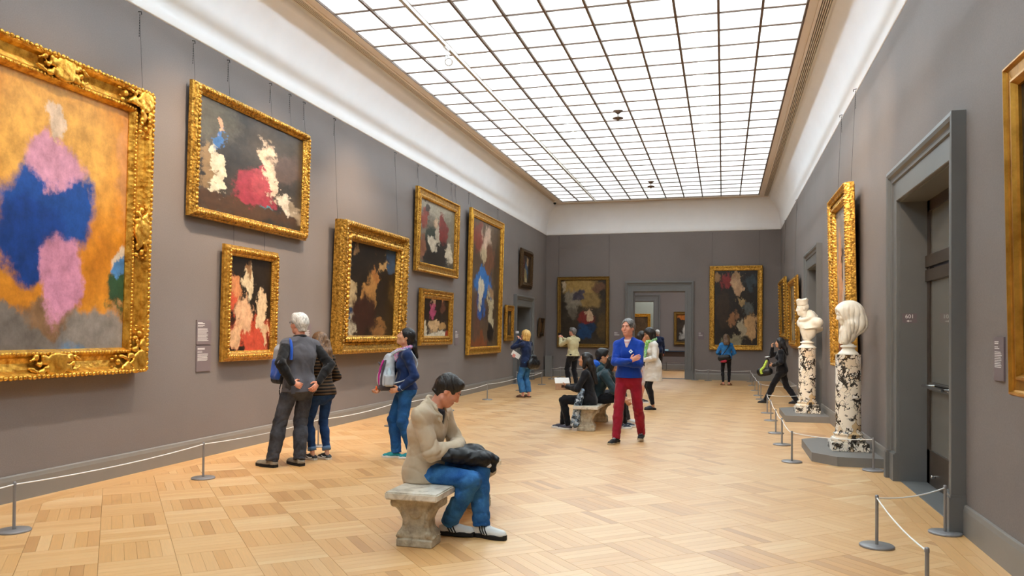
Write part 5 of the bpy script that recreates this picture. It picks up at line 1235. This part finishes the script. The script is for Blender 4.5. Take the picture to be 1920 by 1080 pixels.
# visitor in grey fleece seen from behind
gk = cloth('fleece_grey', '54545c', .12, 420); dk = cloth('sleeve_black', '17171a')
hik = plain('hiking_shoe', '8a8070', .8, var=.2, bump=.4)
J = skeleton(1.75, lean=(-2, 0, 6), wL=(-.17, -.15, .965), wR=(.15, -.18, .96), eL=(-1, -.55, 0), eR=(1.2, -.35, 0), aL=(-.30, .05, .085), aR=(-.01, -.05, .085), kL=(-.2, 1, 0), kR=(.2, 1, 0), bend=.03, head=(12, 3, 0), tL=18, tR=4)
def ex(o, J):
    R = J['R']; T = lambda x, y, z: J['hd'] + R @ V3(x, y, z); m = MB()
    for sx in (-1, 1):
        m.tube([T(sx * .078, -.01, .012), T(sx * .076, .08, .014)], .0022, 6); pts = [T(sx * (.033 + .025 * math.cos(a)), .098, .008 + .017 * math.sin(a)) for a in [i * pi / 6 for i in range(13)]]; m.tube(pts, .0018, 6)
    m.tube([T(-.008, .104, .012), T(.008, .104, .012)], .0018, 6); m.build('glasses', M['black'], o)
    m = MB(); m.tube([J['nck'] + J['rs'] * .062 * math.cos(a) + J['fs'] * .07 * math.sin(a) + J['unck'] * .012 for a in [i * pi / 8 for i in range(17)]], .020, 8); m.build('collar', dk, o)
man2 = person('person with glasses in grey-backed fleece, hands clasped behind at the waist', (-4.71, 8.21, 0), 58, J, 'pink', dict(m=gk, e=.022, ea=.008, low=.10, lowr=.19, neck=.0, vneck=.2, sleeves=dk, name='fleece_jacket', fold=.004), dict(m=jean_g, e=.018, ek=.024, ea=.034, drop=.02, fold=.005, fr=30, name='jeans'), dict(m=hik, sm=bsole, sole=.028, h=1.15, w=1.15, len=1.22, name='hiking_shoe', lace=lace_d), dict(m=H_grey, style='short', vol=.010), hands=((V3(.75, -.1, -.3), (0, 1, 0), (0, -.3, 1), .35), (V3(-.6, -.2, -.6), (0, 1, .2), (-.2, -.5, .6), .6)), step=.008, extras=ex)
bp1 = held('backpack', 'grey and blue backpack hanging at the side of the visitor in grey fleece', 'backpack', man2, 'backpacks carried by visitors')
bp1.location = man2.matrix_basis @ Vector((.19, .14, .02))
bpg = cloth('pack_grey', '8e9096', .12, 420); bpb = cloth('pack_blue', '1f4fb0', .12, 420)
v = Vol((-.5, -.16, .82), (-.12, .32, 1.48), .010); v.box((-.30, .06, 1.14), (.085, .14, .21), rotm(0, .06, .1), .07, .02); v.cone((-.29, .0, 1.3), (-.28, .12, 1.3), .07, .07, .04); v.folds(.004, 40); v.build('pack_body', bpg, bp1)
v = Vol((-.52, -.16, .82), (-.12, .32, 1.3), .010); v.box((-.345, .05, 1.08), (.06, .125, .13), rotm(0, 0, .12), .05, .02); v.build('front_pocket', bpb, bp1)
v = Vol((-.5, -.2, .82), (-.1, .36, 1.15), .010); v.box((-.30, .05, .98), (.095, .15, .07), None, .05, .02); v.build('pack_base', blackc, bp1)
strap([(-.35, -.245, 1.20), (-.34, -.235, 1.34), (-.325, -.15, 1.43), (-.33, -.05, 1.37), (-.31, .05, 1.25)], .018, 0).build('shoulder_strap', bpb, bp1)
strap([(-.36, -.05, .96), (-.40, -.07, .84), (-.38, -.08, .74)], .006, 0).build('loose_strap', blackc, bp1)
lf = held('leaflet', 'folded dark leaflet in the hand behind the visitor in grey fleece', 'leaflet', man2); MB().box(-.20, -.15, -.195, -.19, .84, .93).build('sheet', plain('leaflet_dark', '3c3a40', .6), lf)

# girl in striped top
stw = striped('striped_knit', ('1c1a1a', '5a4632'), 26); J = skeleton(1.53, lean=(2, 4, 8), wL=(-.10, .26, 1.02), wR=(.16, .24, 1.02), eL=(-1, -.4, -.6), eR=(1, -.5, -.6), aL=(-.10, .06, .085), aR=(.07, -.04, .085), head=(10, 2, 0), female=True, tL=10)
person('person in striped knit and cropped cuffed jeans behind the grey-backed fleece', (-4.66, 8.66, 0), 66, J, 'pale', dict(m=stw, e=.018, ea=.016, low=.06, name='striped_sweater'), dict(m=jean_d, e=.004, ek=.006, ea=.012, len=.86, cuff=denim('denim_cuff', '4a6a90', '7a96b4'), name='jeans', fold=.004), dict(m=bshoe, sm=wsole, sole=.026, mark=plain('mark_white', 'f0f0f0', .5), low=True, top=.07, name='sneaker', lace=lace_w), dict(m=H_brown, style='long', len=.36, vol=.014), step=.011)

# visitor in navy fleece looking up, pack on her chest
fl = cloth('fleece_navy', '1a2f5c', .12, 420); teal = plain('shoe_teal', '1d8f96', .6, bump=.3)
J = skeleton(1.59, lean=(-1, -2, 4), wL=(-.19, .10, .94), wR=(.06, .34, .90), eL=(-.5, -1, 0), eR=(1, -.3, -.4), aL=(-.08, -.10, .085), aR=(.06, .10, .085), head=(-8, 20, 0), female=True, tL=-8, tR=-12)
def ex(o, J):
    v = Vol(J['nck'] - .16, J['nck'] + .16, .008)
    for i in range(16):
        a, b = 2 * pi * i / 16, 2 * pi * (i + 1) / 16; g = lambda t: J['nck'] + J['rs'] * .068 * math.cos(t) + J['fs'] * (.075 * math.sin(t)) + V3(0, 0, .005 - .02 * math.sin(t)); v.cone(g(a), g(b), .024, .024, .012)
    v.cone(J['nck'] + J['fs'] * .085 + V3(0, 0, -.02), J['nck'] + J['fs'] * .12 + V3(0, 0, -.13), .035, .03, .02); v.folds(.005, 70); v.build('scarf', patterned('scarf_pink', ['d04a86', 'e8c8d4', '7a8ab0', 'd85a9a', 'cfd0d8'], 60), o)
    m = MB(); 
    for sd in 'L': d = unit(J['wrL'] - J['elL']); m.tube([J['wrL'] - d * .035, J['wrL'] - d * .01], .036, 12)
    m.build('shirt_cuff', plain('cuff_blue', '9ab4d4', .7), o)
man3 = person('person in navy fleece and pink scarf looking up, pack worn on the chest', (-3.76, 9.10, 0), 122, J, 'warm', dict(m=fl, e=.022, ea=.018, ew=.012, low=.02, name='fleece_jacket', collar=.022, fold=.004), dict(m=denim('denim_mid', '1c4478', '2f68a4'), e=.010, ek=.018, ea=.030, drop=.02, fold=.0045, name='jeans'), dict(m=teal, sm=wsole, sole=.024, low=True, top=.075, name='shoe'), dict(m=H_black, style='pony', vol=.008), hands=((V3(.35, .9, -.2), (1, 0, 0), (0, 0, 1), .3), (V3(-.3, .7, -.5), (0, -.3, .9), (0, .6, .4), .8)), step=.008, extras=ex)
bp2 = held('backpack', 'light grey and magenta backpack worn on the front of the visitor in navy fleece', 'backpack', man3, 'backpacks carried by visitors')
lg = cloth('pack_light', 'b4b8be', .12, 420); mgt = cloth('pack_magenta', 'b03080'); dg = cloth('pack_dark', '4a464c')
v = Vol((-.22, .10, .76), (.22, .50, 1.40), .009); v.cone((0, .235, .97), (0, .20, 1.20), .135, .085, .02, ((0, 1, 0), 1.25)); v.box((0, .235, .96), (.13, .10, .11), None, .07, .03); v.folds(.003, 50); v.build('pack_body', lg, bp2)
v = Vol((-.22, .10, .74), (.22, .50, 1.40), .009); v.box((0, .235, .875), (.125, .10, .045), None, .04, .02); v.build('pack_base', dg, bp2)
v = Vol((-.26, .10, .76), (.26, .50, 1.40), .009); v.box((-.13, .22, .96), (.045, .06, .075), None, .03, .01); v.build('bottle_pocket', lg, bp2)
MB().lathe([(.024, 0), (.026, .09), (.012, .11), (.012, .13)], (-.145, .22, .98), 12).build('water_bottle', plain('bottle_clear', 'b8ccd8', .1), bp2)
strap([(-.07, .315, .86), (-.085, .335, .98), (-.075, .315, 1.10), (-.05, .275, 1.20)], .014, 0).build('magenta_band', mgt, bp2); strap([(-.10, .30, .84), (-.12, .31, .98), (-.10, .28, 1.12), (-.06, .25, 1.2)], .013, 0).build('dark_band', dg, bp2); strap([(-.05, .31, 1.14), (.0, .325, 1.17), (.06, .30, 1.15)], .012, 0).build('dark_band', dg, bp2)
for sx in (-1, 1):
    strap([(sx * .05, .20, 1.22), (sx * .08, .16, 1.28), (sx * .10, .06, 1.325), (sx * .11, -.06, 1.30)], .012, 0).build('shoulder_strap', lg, bp2); strap([(sx * .11, -.06, 1.30), (sx * .13, -.125, 1.15), (sx * .16, .0, .98), (sx * .13, .18, .92)], .008, 0).build('shoulder_strap', lg, bp2)
m = MB(); m.ell((-.05, .36, .86), (.02, .012, .03)); m.build('orange_tag', plain('tag_orange', 'e0622a', .6), bp2)

# man in blue sweater and red trousers
J = skeleton(1.755, shw=.16, lean=(-2, 0, 3), pelvis=(0, -.02, .945), wL=(.06, .19, 1.125), wR=(-.09, .245, 1.165), eL=(-1, .2, -1.), eR=(1, .2, -1.), aL=(-.13, -.27, .11), aR=(.11, .22, .085), kL=(-.2, 1, 0), kR=(.12, 1, 0), head=(-14, 2, 0), tL=8, tR=-16)
swt = cloth('sweater_blue', '173f9e', .12, 420, .1); redt = cloth('trousers_red', '8f1428', .12, 420, .1)
def ex(o, J):
    n = J['nck']; c = n + J['fs'] * .01
    v = Vol(n - .17, n + .12, .007); v.cone(n - J['unck'] * .02, n + J['unck'] * .005, .072, .062, .01); v.cone(n + J['fs'] * .045, n - J['unck'] * .10 + J['fs'] * .10, .058, .02, .02); v.cut(n + J['unck'] * .016, J['unck'] + J['fs'] * .25); v.build('striped_tee', striped('tee_stripe', ('f0ecea', 'c07078'), 52), o)
    b = J['chs'] - J['rs'] * .07 + J['fs'] * .152 + J['unck'] * .035; Rm = Matrix.Rotation(pi / 4, 3, 'Y')
    m = MB(); m.box(-.022, .022, -.002, .004, -.022, .022); bo = m.build('visitor_badge', plain('badge_white', 'f4f4f4', .5), o); bo.location = b; bo.rotation_euler = (0.12, pi / 4, 0)
    m = MB(); m.lathe([(.009, 0), (.009, .003)], n=12); bd = m.build('badge_mark', plain('badge_blue', '4a86b8', .5), bo); bd.location = (0, .004, 0); bd.rotation_euler = (-pi / 2, 0, 0)
    d = unit(J['wrL'] - J['elL']); m = MB(); m.tube([J['wrL'] - d * .012, J['wrL'] + d * .012], .034, 14); wt = m.build('wristwatch', plain('watch_steel', 'b8b4a0', .25, metal=.8), o)
man4 = person('person in royal blue sweater and red trousers walking with folded arms', (-1.30, 11.42, 0), 172, J, 'pink', dict(m=swt, e=.016, ea=.009, ew=.008, low=.03, name='sweater', V=True, neck=.03, vneck=.1, fold=.004), dict(m=redt, e=.010, ek=.016, ea=.020, drop=.02, fold=.004, fr=36, name='trousers'), dict(m=bshoe, sm=tsole, sole=.02, low=True, top=.07, name='sneaker', lace=lace_w), dict(m=H_salt, style='thin', vol=.012), hands=((V3(.75, -.65, 0), (0, -1, 0), (0, .1, 1), .3), (V3(-.75, -.1, .35), (0, -1, 0), (.1, .2, 1), .3)), step=.008, extras=ex)

# long-haired woman seated on the far bench, facing the paintings
J = skeleton(1.62, pelvis=(0, 0, .53), lean=(2, 4, 8), wL=(-.10, .36, .74), wR=(.08, .36, .74), eL=(-1, -.5, -.8), eR=(1, -.5, -.8), aL=(-.10, .34, .085), aR=(.06, .46, .085), kL=(-.1, .6, 1), kR=(.1, .6, 1), head=(0, 10, 0), female=True)
w5 = person('person all in black seated with an open leaflet on the far bench', (-2.08, 12.72, 0), 92, J, 'warm', dict(m=blackc, e=.020, ea=.018, low=.10, name='cardigan', fold=.005), dict(m=cloth('trouser_ink', '16181f'), e=.008, ek=.008, ea=.014, name='trousers'), dict(m=plain('shoe_slate', '4c4a58', .7), sm=wsole, sole=.03, name='sneaker', lace=lace_w), dict(m=H_dark, style='long', len=.40, vol=.010), hands=((V3(.3, .9, .1), (.6, 0, .4), (0, 0, 1), .7), (V3(-.3, .9, .1), (-.6, 0, .4), (0, 0, 1), .7)), step=.010, seat=(-2.08, 13.275, .2, .875, .402))
nw = held('leaflet', 'open printed leaflet held by the visitor in black on the far bench', 'leaflet', w5); paper = plain('paper', 'ece8e2', .7, var=.03); prn = plain('print_tan', 'c8a488', .7, var=.2); dkp = plain('print_dark', '4a3026', .7, var=.3)
R = rotm(.25, .5); 
def sheet(parent, c, R, w, h, mt, nm):
    c = V3(c); q = [c + R @ V3(x, y, z) for x in (-w, w) for y in (-.002, .002) for z in (-h, h)]; MB().add(q, [(0, 1, 3, 2), (4, 6, 7, 5), (0, 4, 5, 1), (2, 3, 7, 6), (0, 2, 6, 4), (1, 5, 7, 3)]).build(nm, mt, parent)
sheet(nw, (-.06, .42, .775), rotm(1.95, .75), .12, .065, paper, 'page'); sheet(nw, (-.10, .405, .685), rotm(1.95, -.2), .12, .055, prn, 'page'); sheet(nw, (-.103, .39, .69), rotm(1.95, -.2), .035, .022, dkp, 'picture')
sc = held('patterned_scarf', 'blue-grey patterned scarf hanging off the bench beside the visitor in black', 'scarf', w5)
v = Vol((-.36, -.06, .04), (-.02, .34, .68), .009); v.cone((-.20, .08, .62), (-.24, .13, .45), .05, .06, .02, ((1, 0, 0), 1.4)); v.cone((-.24, .13, .45), (-.24, .18, .12), .06, .075, .02, ((1, 0, 0), 1.6)); v.folds(.009, 60, 2.); v.build('scarf_cloth', patterned('scarf_blue', ['2a2e36', '8aa2b8', 'c9d4dc', '4a5662', '1c1e24', 'aebcc8'], 34), sc)

# visitors seated on the other side of that bench
tealj = cloth('jacket_teal', '2c3e44'); J = skeleton(1.72, pelvis=(0, 0, .49), lean=(8, 24, 40), wL=(-.10, .50, .47), wR=(.12, .50, .47), eL=(-1, -.2, -.2), eR=(1, -.2, -.2), aL=(-.12, .46, .085), aR=(.10, .42, .085), kL=(-.15, .6, 1), kR=(.15, .6, 1), head=(-6, -30, 0), tL=6, tR=-6)
s6 = person('person in teal jacket leaning forward on the far bench', (-2.02, 13.12, 0), -90, J, 'warm', dict(m=tealj, e=.024, ea=.020, low=.05, sleeve=.12, name='hooded_jacket', collar=.03, fold=.006), dict(m=blackc, e=.012, ek=.012, ea=.018, name='trousers'), dict(m=plain('shoe_navy', '232c3c', .6), sm=wsole, sole=.03, name='sneaker', mark=plain('mark_white2', 'e8e8e8', .5), lace=lace_w), dict(m=H_black, style='bob', vol=.014), step=.011, seat=(-2.08, 13.275, .2, .875, .402))
J = skeleton(1.72, pelvis=(0, 0, .50), lean=(3, 6, 10), wL=(-.12, .40, .6), wR=(.14, .40, .6), eL=(-1, -.3, -.4), eR=(1, -.3, -.4), aL=(-.12, .40, .085), aR=(.10, .52, .085), kL=(-.15, .6, 1), kR=(.15, .6, 1), head=(-10, -4, 0))
s7 = person('person with bright blue hood seated furthest along the far bench', (-2.10, 13.75, 0), -72, J, 'warm', dict(m=cloth('jacket_dark_teal', '1f3a40'), e=.024, ea=.020, low=.05, name='jacket', collar=.034), dict(m=jean_g, e=.012, ek=.012, ea=.02, name='jeans'), dict(m=wshoe, sm=wsole, sole=.03, name='sneaker'), dict(m=H_black, style='short', vol=.018), step=.013, seat=(-2.08, 13.275, .2, .875, .402), extras=lambda o, J: Vol(J['nck'] - .2, J['nck'] + .2, .011).cone(J['nck'] - J['fs'] * .08 + J['rs'] * .08, J['nck'] - J['fs'] * .08 - J['rs'] * .08, .06, .06, .03).cone(J['nck'] - J['fs'] * .10, J['nck'] - J['fs'] * .11 - J['unck'] * .12, .07, .04, .03).folds(.006, 40).build('hood', cloth('hood_blue', '1f5fc8'), o))

# woman in long white cardigan with green scarf
cream = cloth('cardigan_cream', 'ddd6cc', .12, 420, .05); J = skeleton(1.67, lean=(0, 2, 8), wL=(-.10, .24, 1.06), wR=(.10, .24, 1.06), eL=(-1, -.4, -1), eR=(1, -.4, -1), aL=(-.07, .02, .085), aR=(.08, -.03, .085), head=(0, -20, 0), female=True, tL=5)
def ex(o, J):
    v = Vol(J['nck'] - np.array([.2, .2, .45]), J['nck'] + .16, .010)
    for i in range(14):
        a, b = 2 * pi * i / 14, 2 * pi * (i + 1) / 14; g = lambda t: J['nck'] + J['rs'] * .075 * math.cos(t) + J['fs'] * (.08 * math.sin(t)) + V3(0, 0, .01 - .02 * math.sin(t)); v.cone(g(a), g(b), .032, .032, .012)
    v.cone(J['nck'] + J['fs'] * .10 - V3(0, 0, .03), J['nck'] + J['fs'] * .155 - V3(0, 0, .34), .05, .05, .03, (J['fs'], 1.5)); v.folds(.007, 60); v.build('scarf', patterned('scarf_green', ['5fae3a', 'a8e070', '2e7a4a', 'd4ecc0', '58b0a0'], 45), o)
person('person in long cream cardigan and green scarf looking down', (-1.37, 16.48, 0), 112, J, 'tan', dict(m=cream, e=.022, ea=.016, low=.34, lowr=.19, name='long_cardigan', fold=.007, fr=24), dict(m=blackc, e=.002, ek=.004, ea=.006, len=.88, name='leggings', fold=.003), dict(m=plain('flat_black', '20222a', .5), sm=bsole, sole=.012, low=True, top=.05, name='flat_shoe'), dict(m=H_dark, style='bob', vol=.016), step=.012, extras=ex)
J = skeleton(1.60, lean=(0, 0, 4), aL=(-.10, 0, .085), aR=(.10, .05, .085), head=(0, -12, 0), female=True)
person('mostly hidden person in dark top and shorts behind the cream cardigan', (-1.80, 18.1, 0), -95, J, 'pink', dict(m=blackc, e=.016, low=.06, name='top'), dict(m=cloth('shorts_grey', 'c9b8b4'), e=.02, ek=.03, len=.02, name='shorts'), dict(m=bshoe, sm=wsole, sole=.03, name='sneaker', mark=plain('mark_white3', 'e8e8e8', .5)), dict(m=H_dark, style='long', len=.3), step=.014)

# navy-sweatered photographer with a camera
J = skeleton(1.595, lean=(0, 0, 4), wL=(-.05, .20, 1.50), wR=(.08, .24, 1.46), eL=(-1, .2, -1.2), eR=(1, .2, -1.2), aL=(-.09, .03, .085), aR=(.08, -.03, .085), head=(14, 4, 0), female=True, tL=10)
w8 = person('person in navy sweater and wide jeans photographing with raised hands', (-4.53, 18.50, 0), 66, J, 'pink', dict(m=navyc, e=.022, ea=.018, low=.16, lowr=.175, name='sweater', fold=.005), dict(m=denim('denim_light', '2c5c8c', '4c86ba'), e=.012, ek=.024, ea=.042, len=.84, name='jeans', fold=.005), dict(m=plain('sandal_brown', '7a5844', .7), sm=plain('sandal_sole', '4a3024', .7), sole=.022, low=True, top=.03, name='sandal'), dict(m=H_blond, style='bob', vol=.026, fold=.006), hands=((V3(.1, .3, .9), (0, 1, 0), (.6, .5, 0), .8), (V3(-.1, .3, .9), (0, 1, 0), (-.6, .5, 0), .8)), step=.012)
hb = held('handbag', 'black leather shoulder bag of the navy-sweatered photographer', 'handbag', w8); lth = plain('leather_black', '131316', .35, var=.2, bump=.3, bscale=40)
v = Vol((-.28, -.42, .62), (.34, .0, 1.12), .011); v.cone((-.08, -.20, .80), (.14, -.20, .80), .12, .12, .04, ((0, 1, 0), 1.5)); v.cone((-.02, -.19, .95), (.08, -.19, .95), .07, .07, .08, ((0, 1, 0), 1.6)); v.folds(.007, 40, 1.); v.build('bag_body', lth, hb)
strap([(-.05, -.19, .97), (.04, -.17, 1.15), (.13, -.08, 1.32), (.13, .0, 1.325), (.10, -.02, 1.2), (.10, -.18, .98)], .009, 0).build('bag_strap', lth, hb)
lb_ = held('leaflet', 'white and coral leaflet tucked under the arm of the navy-sweatered photographer', 'leaflet', w8); sheet(lb_, (-.25, .12, 1.02), rotm(-.3, .1, .5), .13, .06, paper, 'page'); sheet(lb_, (-.33, .117, 1.0), rotm(-.3, .1, .5), .04, .04, plain('print_coral', 'd08a80', .7), 'picture')
cm = held('pocket_camera', 'small pale camera at the eye of the navy-sweatered photographer', 'camera', w8); MB().box(-.03, .06, .28, .31, 1.53, 1.585).build('camera_body', plain('cam_pale', 'c8c4c4', .4), cm); MB().tube([(.015, .31, 1.555), (.015, .33, 1.555)], .02, 12).build('lens', M['black'], cm)

# man photographing the end-wall painting
shirt = cloth('shirt_straw', 'c2b68e', .12, 420, .06); J = skeleton(1.70, lean=(-2, -2, 2), wL=(-.16, .40, 1.42), wR=(-.02, .44, 1.42), eL=(-.6, .1, -1.), eR=(.8, .1, -1.), aL=(-.11, .05, .085), aR=(.11, -.04, .085), head=(20, 4, 0))
m9 = person('person in straw shirt and black trousers lifting a phone', (-4.23, 23.0, 0), 50, J, 'pink', dict(m=shirt, e=.026, ea=.020, low=.05, lowr=.21, name='shirt', collar=.018, fold=.008), dict(m=blackc, e=.018, ek=.02, ea=.03, name='trousers', fold=.007), dict(m=bshoe, sm=bsole, sole=.025, name='shoe'), dict(m=H_salt, style='short', vol=.008), hands=((V3(.1, .5, .8), (.6, .6, 0), (.5, .4, 0), .5), (V3(-.1, .5, .8), (-.6, .6, 0), (-.5, .4, 0), .5)), step=.013)
ph = held('phone', 'dark phone held up by the visitor in the straw shirt', 'phone', m9); MB().box(-.15, -.02, .50, .51, 1.475, 1.545).build('phone_body', M['black'], ph)

# woman in denim jacket before the egg-and-dart frame
J = skeleton(1.545, lean=(0, 0, 3), wL=(-.13, .22, 1.0), wR=(.13, .22, 1.0), eL=(-1, -.6, -.4), eR=(1, -.6, -.4), aL=(-.09, 0, .085), aR=(.10, .0, .085), head=(6, 8, 0), female=True, tL=20, tR=-30)
w10 = person('person in bright denim jacket and black leggings seen from behind', (.09, 25.1, 0), 4, J, 'pink', dict(m=denim('denim_bright', '20588e', '3f86c4'), e=.022, ea=.018, low=.03, name='denim_jacket'), dict(m=blackc, e=.002, ek=.003, ea=.004, len=.9, name='leggings'), dict(m=plain('shoe_tan', '8a5f44', .6), sm=bsole, sole=.012, low=True, top=.05, name='flat_shoe'), dict(m=H_brown, style='long', len=.22, vol=.012), step=.012)
hb2 = held('shoulder_bag', 'dark slouchy bag on the back of the denim-jacketed visitor', 'handbag', w10); v = Vol((-.32, -.42, .62), (.2, .0, 1.1), .012); v.cone((-.16, -.20, .82), (.04, -.19, .85), .10, .09, .03, ((0, 1, 0), 1.5)); v.folds(.005, 40); v.build('bag_body', lth, hb2); strap([(-.12, -.2, .92), (.02, -.17, 1.12), (.10, -.08, 1.28), (.10, .02, 1.28)], .012, 0).build('bag_strap', lth, hb2)
v = Vol((-.25, -.35, .62), (.1, -.05, .85), .012); v.cone((-.14, -.2, .74), (-.04, -.2, .75), .05, .05, .02); v.build('red_lining', plain('lining_red', 'b83048', .7), hb2)

# woman in black striding past the busts
J = skeleton(1.50, lean=(3, 2, 4), pelvis=(0, .0, .92), wL=(-.14, .20, 1.02), wR=(.10, .24, 1.46), eL=(-1, -.6, -.6), eR=(.8, .5, -1), aL=(-.06, .40, .10), aR=(.06, -.36, .12), kL=(-.1, 1, 0), kR=(.1, 1, 0), head=(0, 0, 0), female=True)
w11 = person('person in black striding past the busts, one hand to the face', (1.25, 18.6, 0), 84, J, 'warm', dict(m=blackc, e=.020, ea=.018, low=.06, name='jacket'), dict(m=blackc, e=.010, ek=.014, ea=.022, name='trousers'), dict(m=bshoe, sm=bsole, sole=.02, low=True, top=.07, name='shoe'), dict(m=H_black, style='long', len=.30, vol=.012), hands=((V3(.2, .9, 0), (1, 0, 0), (0, 0, 1), .7), (V3(-.1, .1, 1), (0, -1, 0), (-1, 0, 0), .7)), step=.013)
hb3 = held('tote_bag', 'black bag with lime scarf carried by the striding visitor', 'handbag', w11); v = Vol((-.36, .12, .50), (.06, .56, 1.0), .012); v.cone((-.17, .27, .74), (-.17, .42, .72), .09, .10, .03, ((1, 0, 0), 1.4)); v.folds(.004, 40); v.build('bag_body', lth, hb3)
strap([(-.17, .28, .80), (-.16, .26, .94), (-.15, .30, 1.02), (-.17, .36, .92), (-.17, .40, .80)], .010, 0).build('bag_handle', lth, hb3); strap([(-.20, .30, .98), (-.25, .36, .84), (-.26, .42, .76), (-.26, .40, .68)], .028, 0).build('lime_scarf', plain('lime', 'b4c84a', .7, var=.4, scale=40), hb3)
lf3 = held('leaflet', 'white leaflet held by the striding visitor in black', 'leaflet', w11); sheet(lf3, (-.20, .30, 1.06), rotm(.3, 1.3), .10, .035, paper, 'page')

# visitor in navy beyond the far doorway
J = skeleton(1.70, lean=(0, 0, 4), head=(10, -10, 0)); person('person in navy jacket standing beyond the far doorway', (-2.45, 31.6, 0), 20, J, 'pink', dict(m=navyc, e=.025, low=.14, name='jacket'), dict(m=blackc, e=.015, name='trousers'), dict(m=bshoe, sm=bsole, name='shoe'), dict(m=H_grey, style='thin', vol=.008), step=.018)
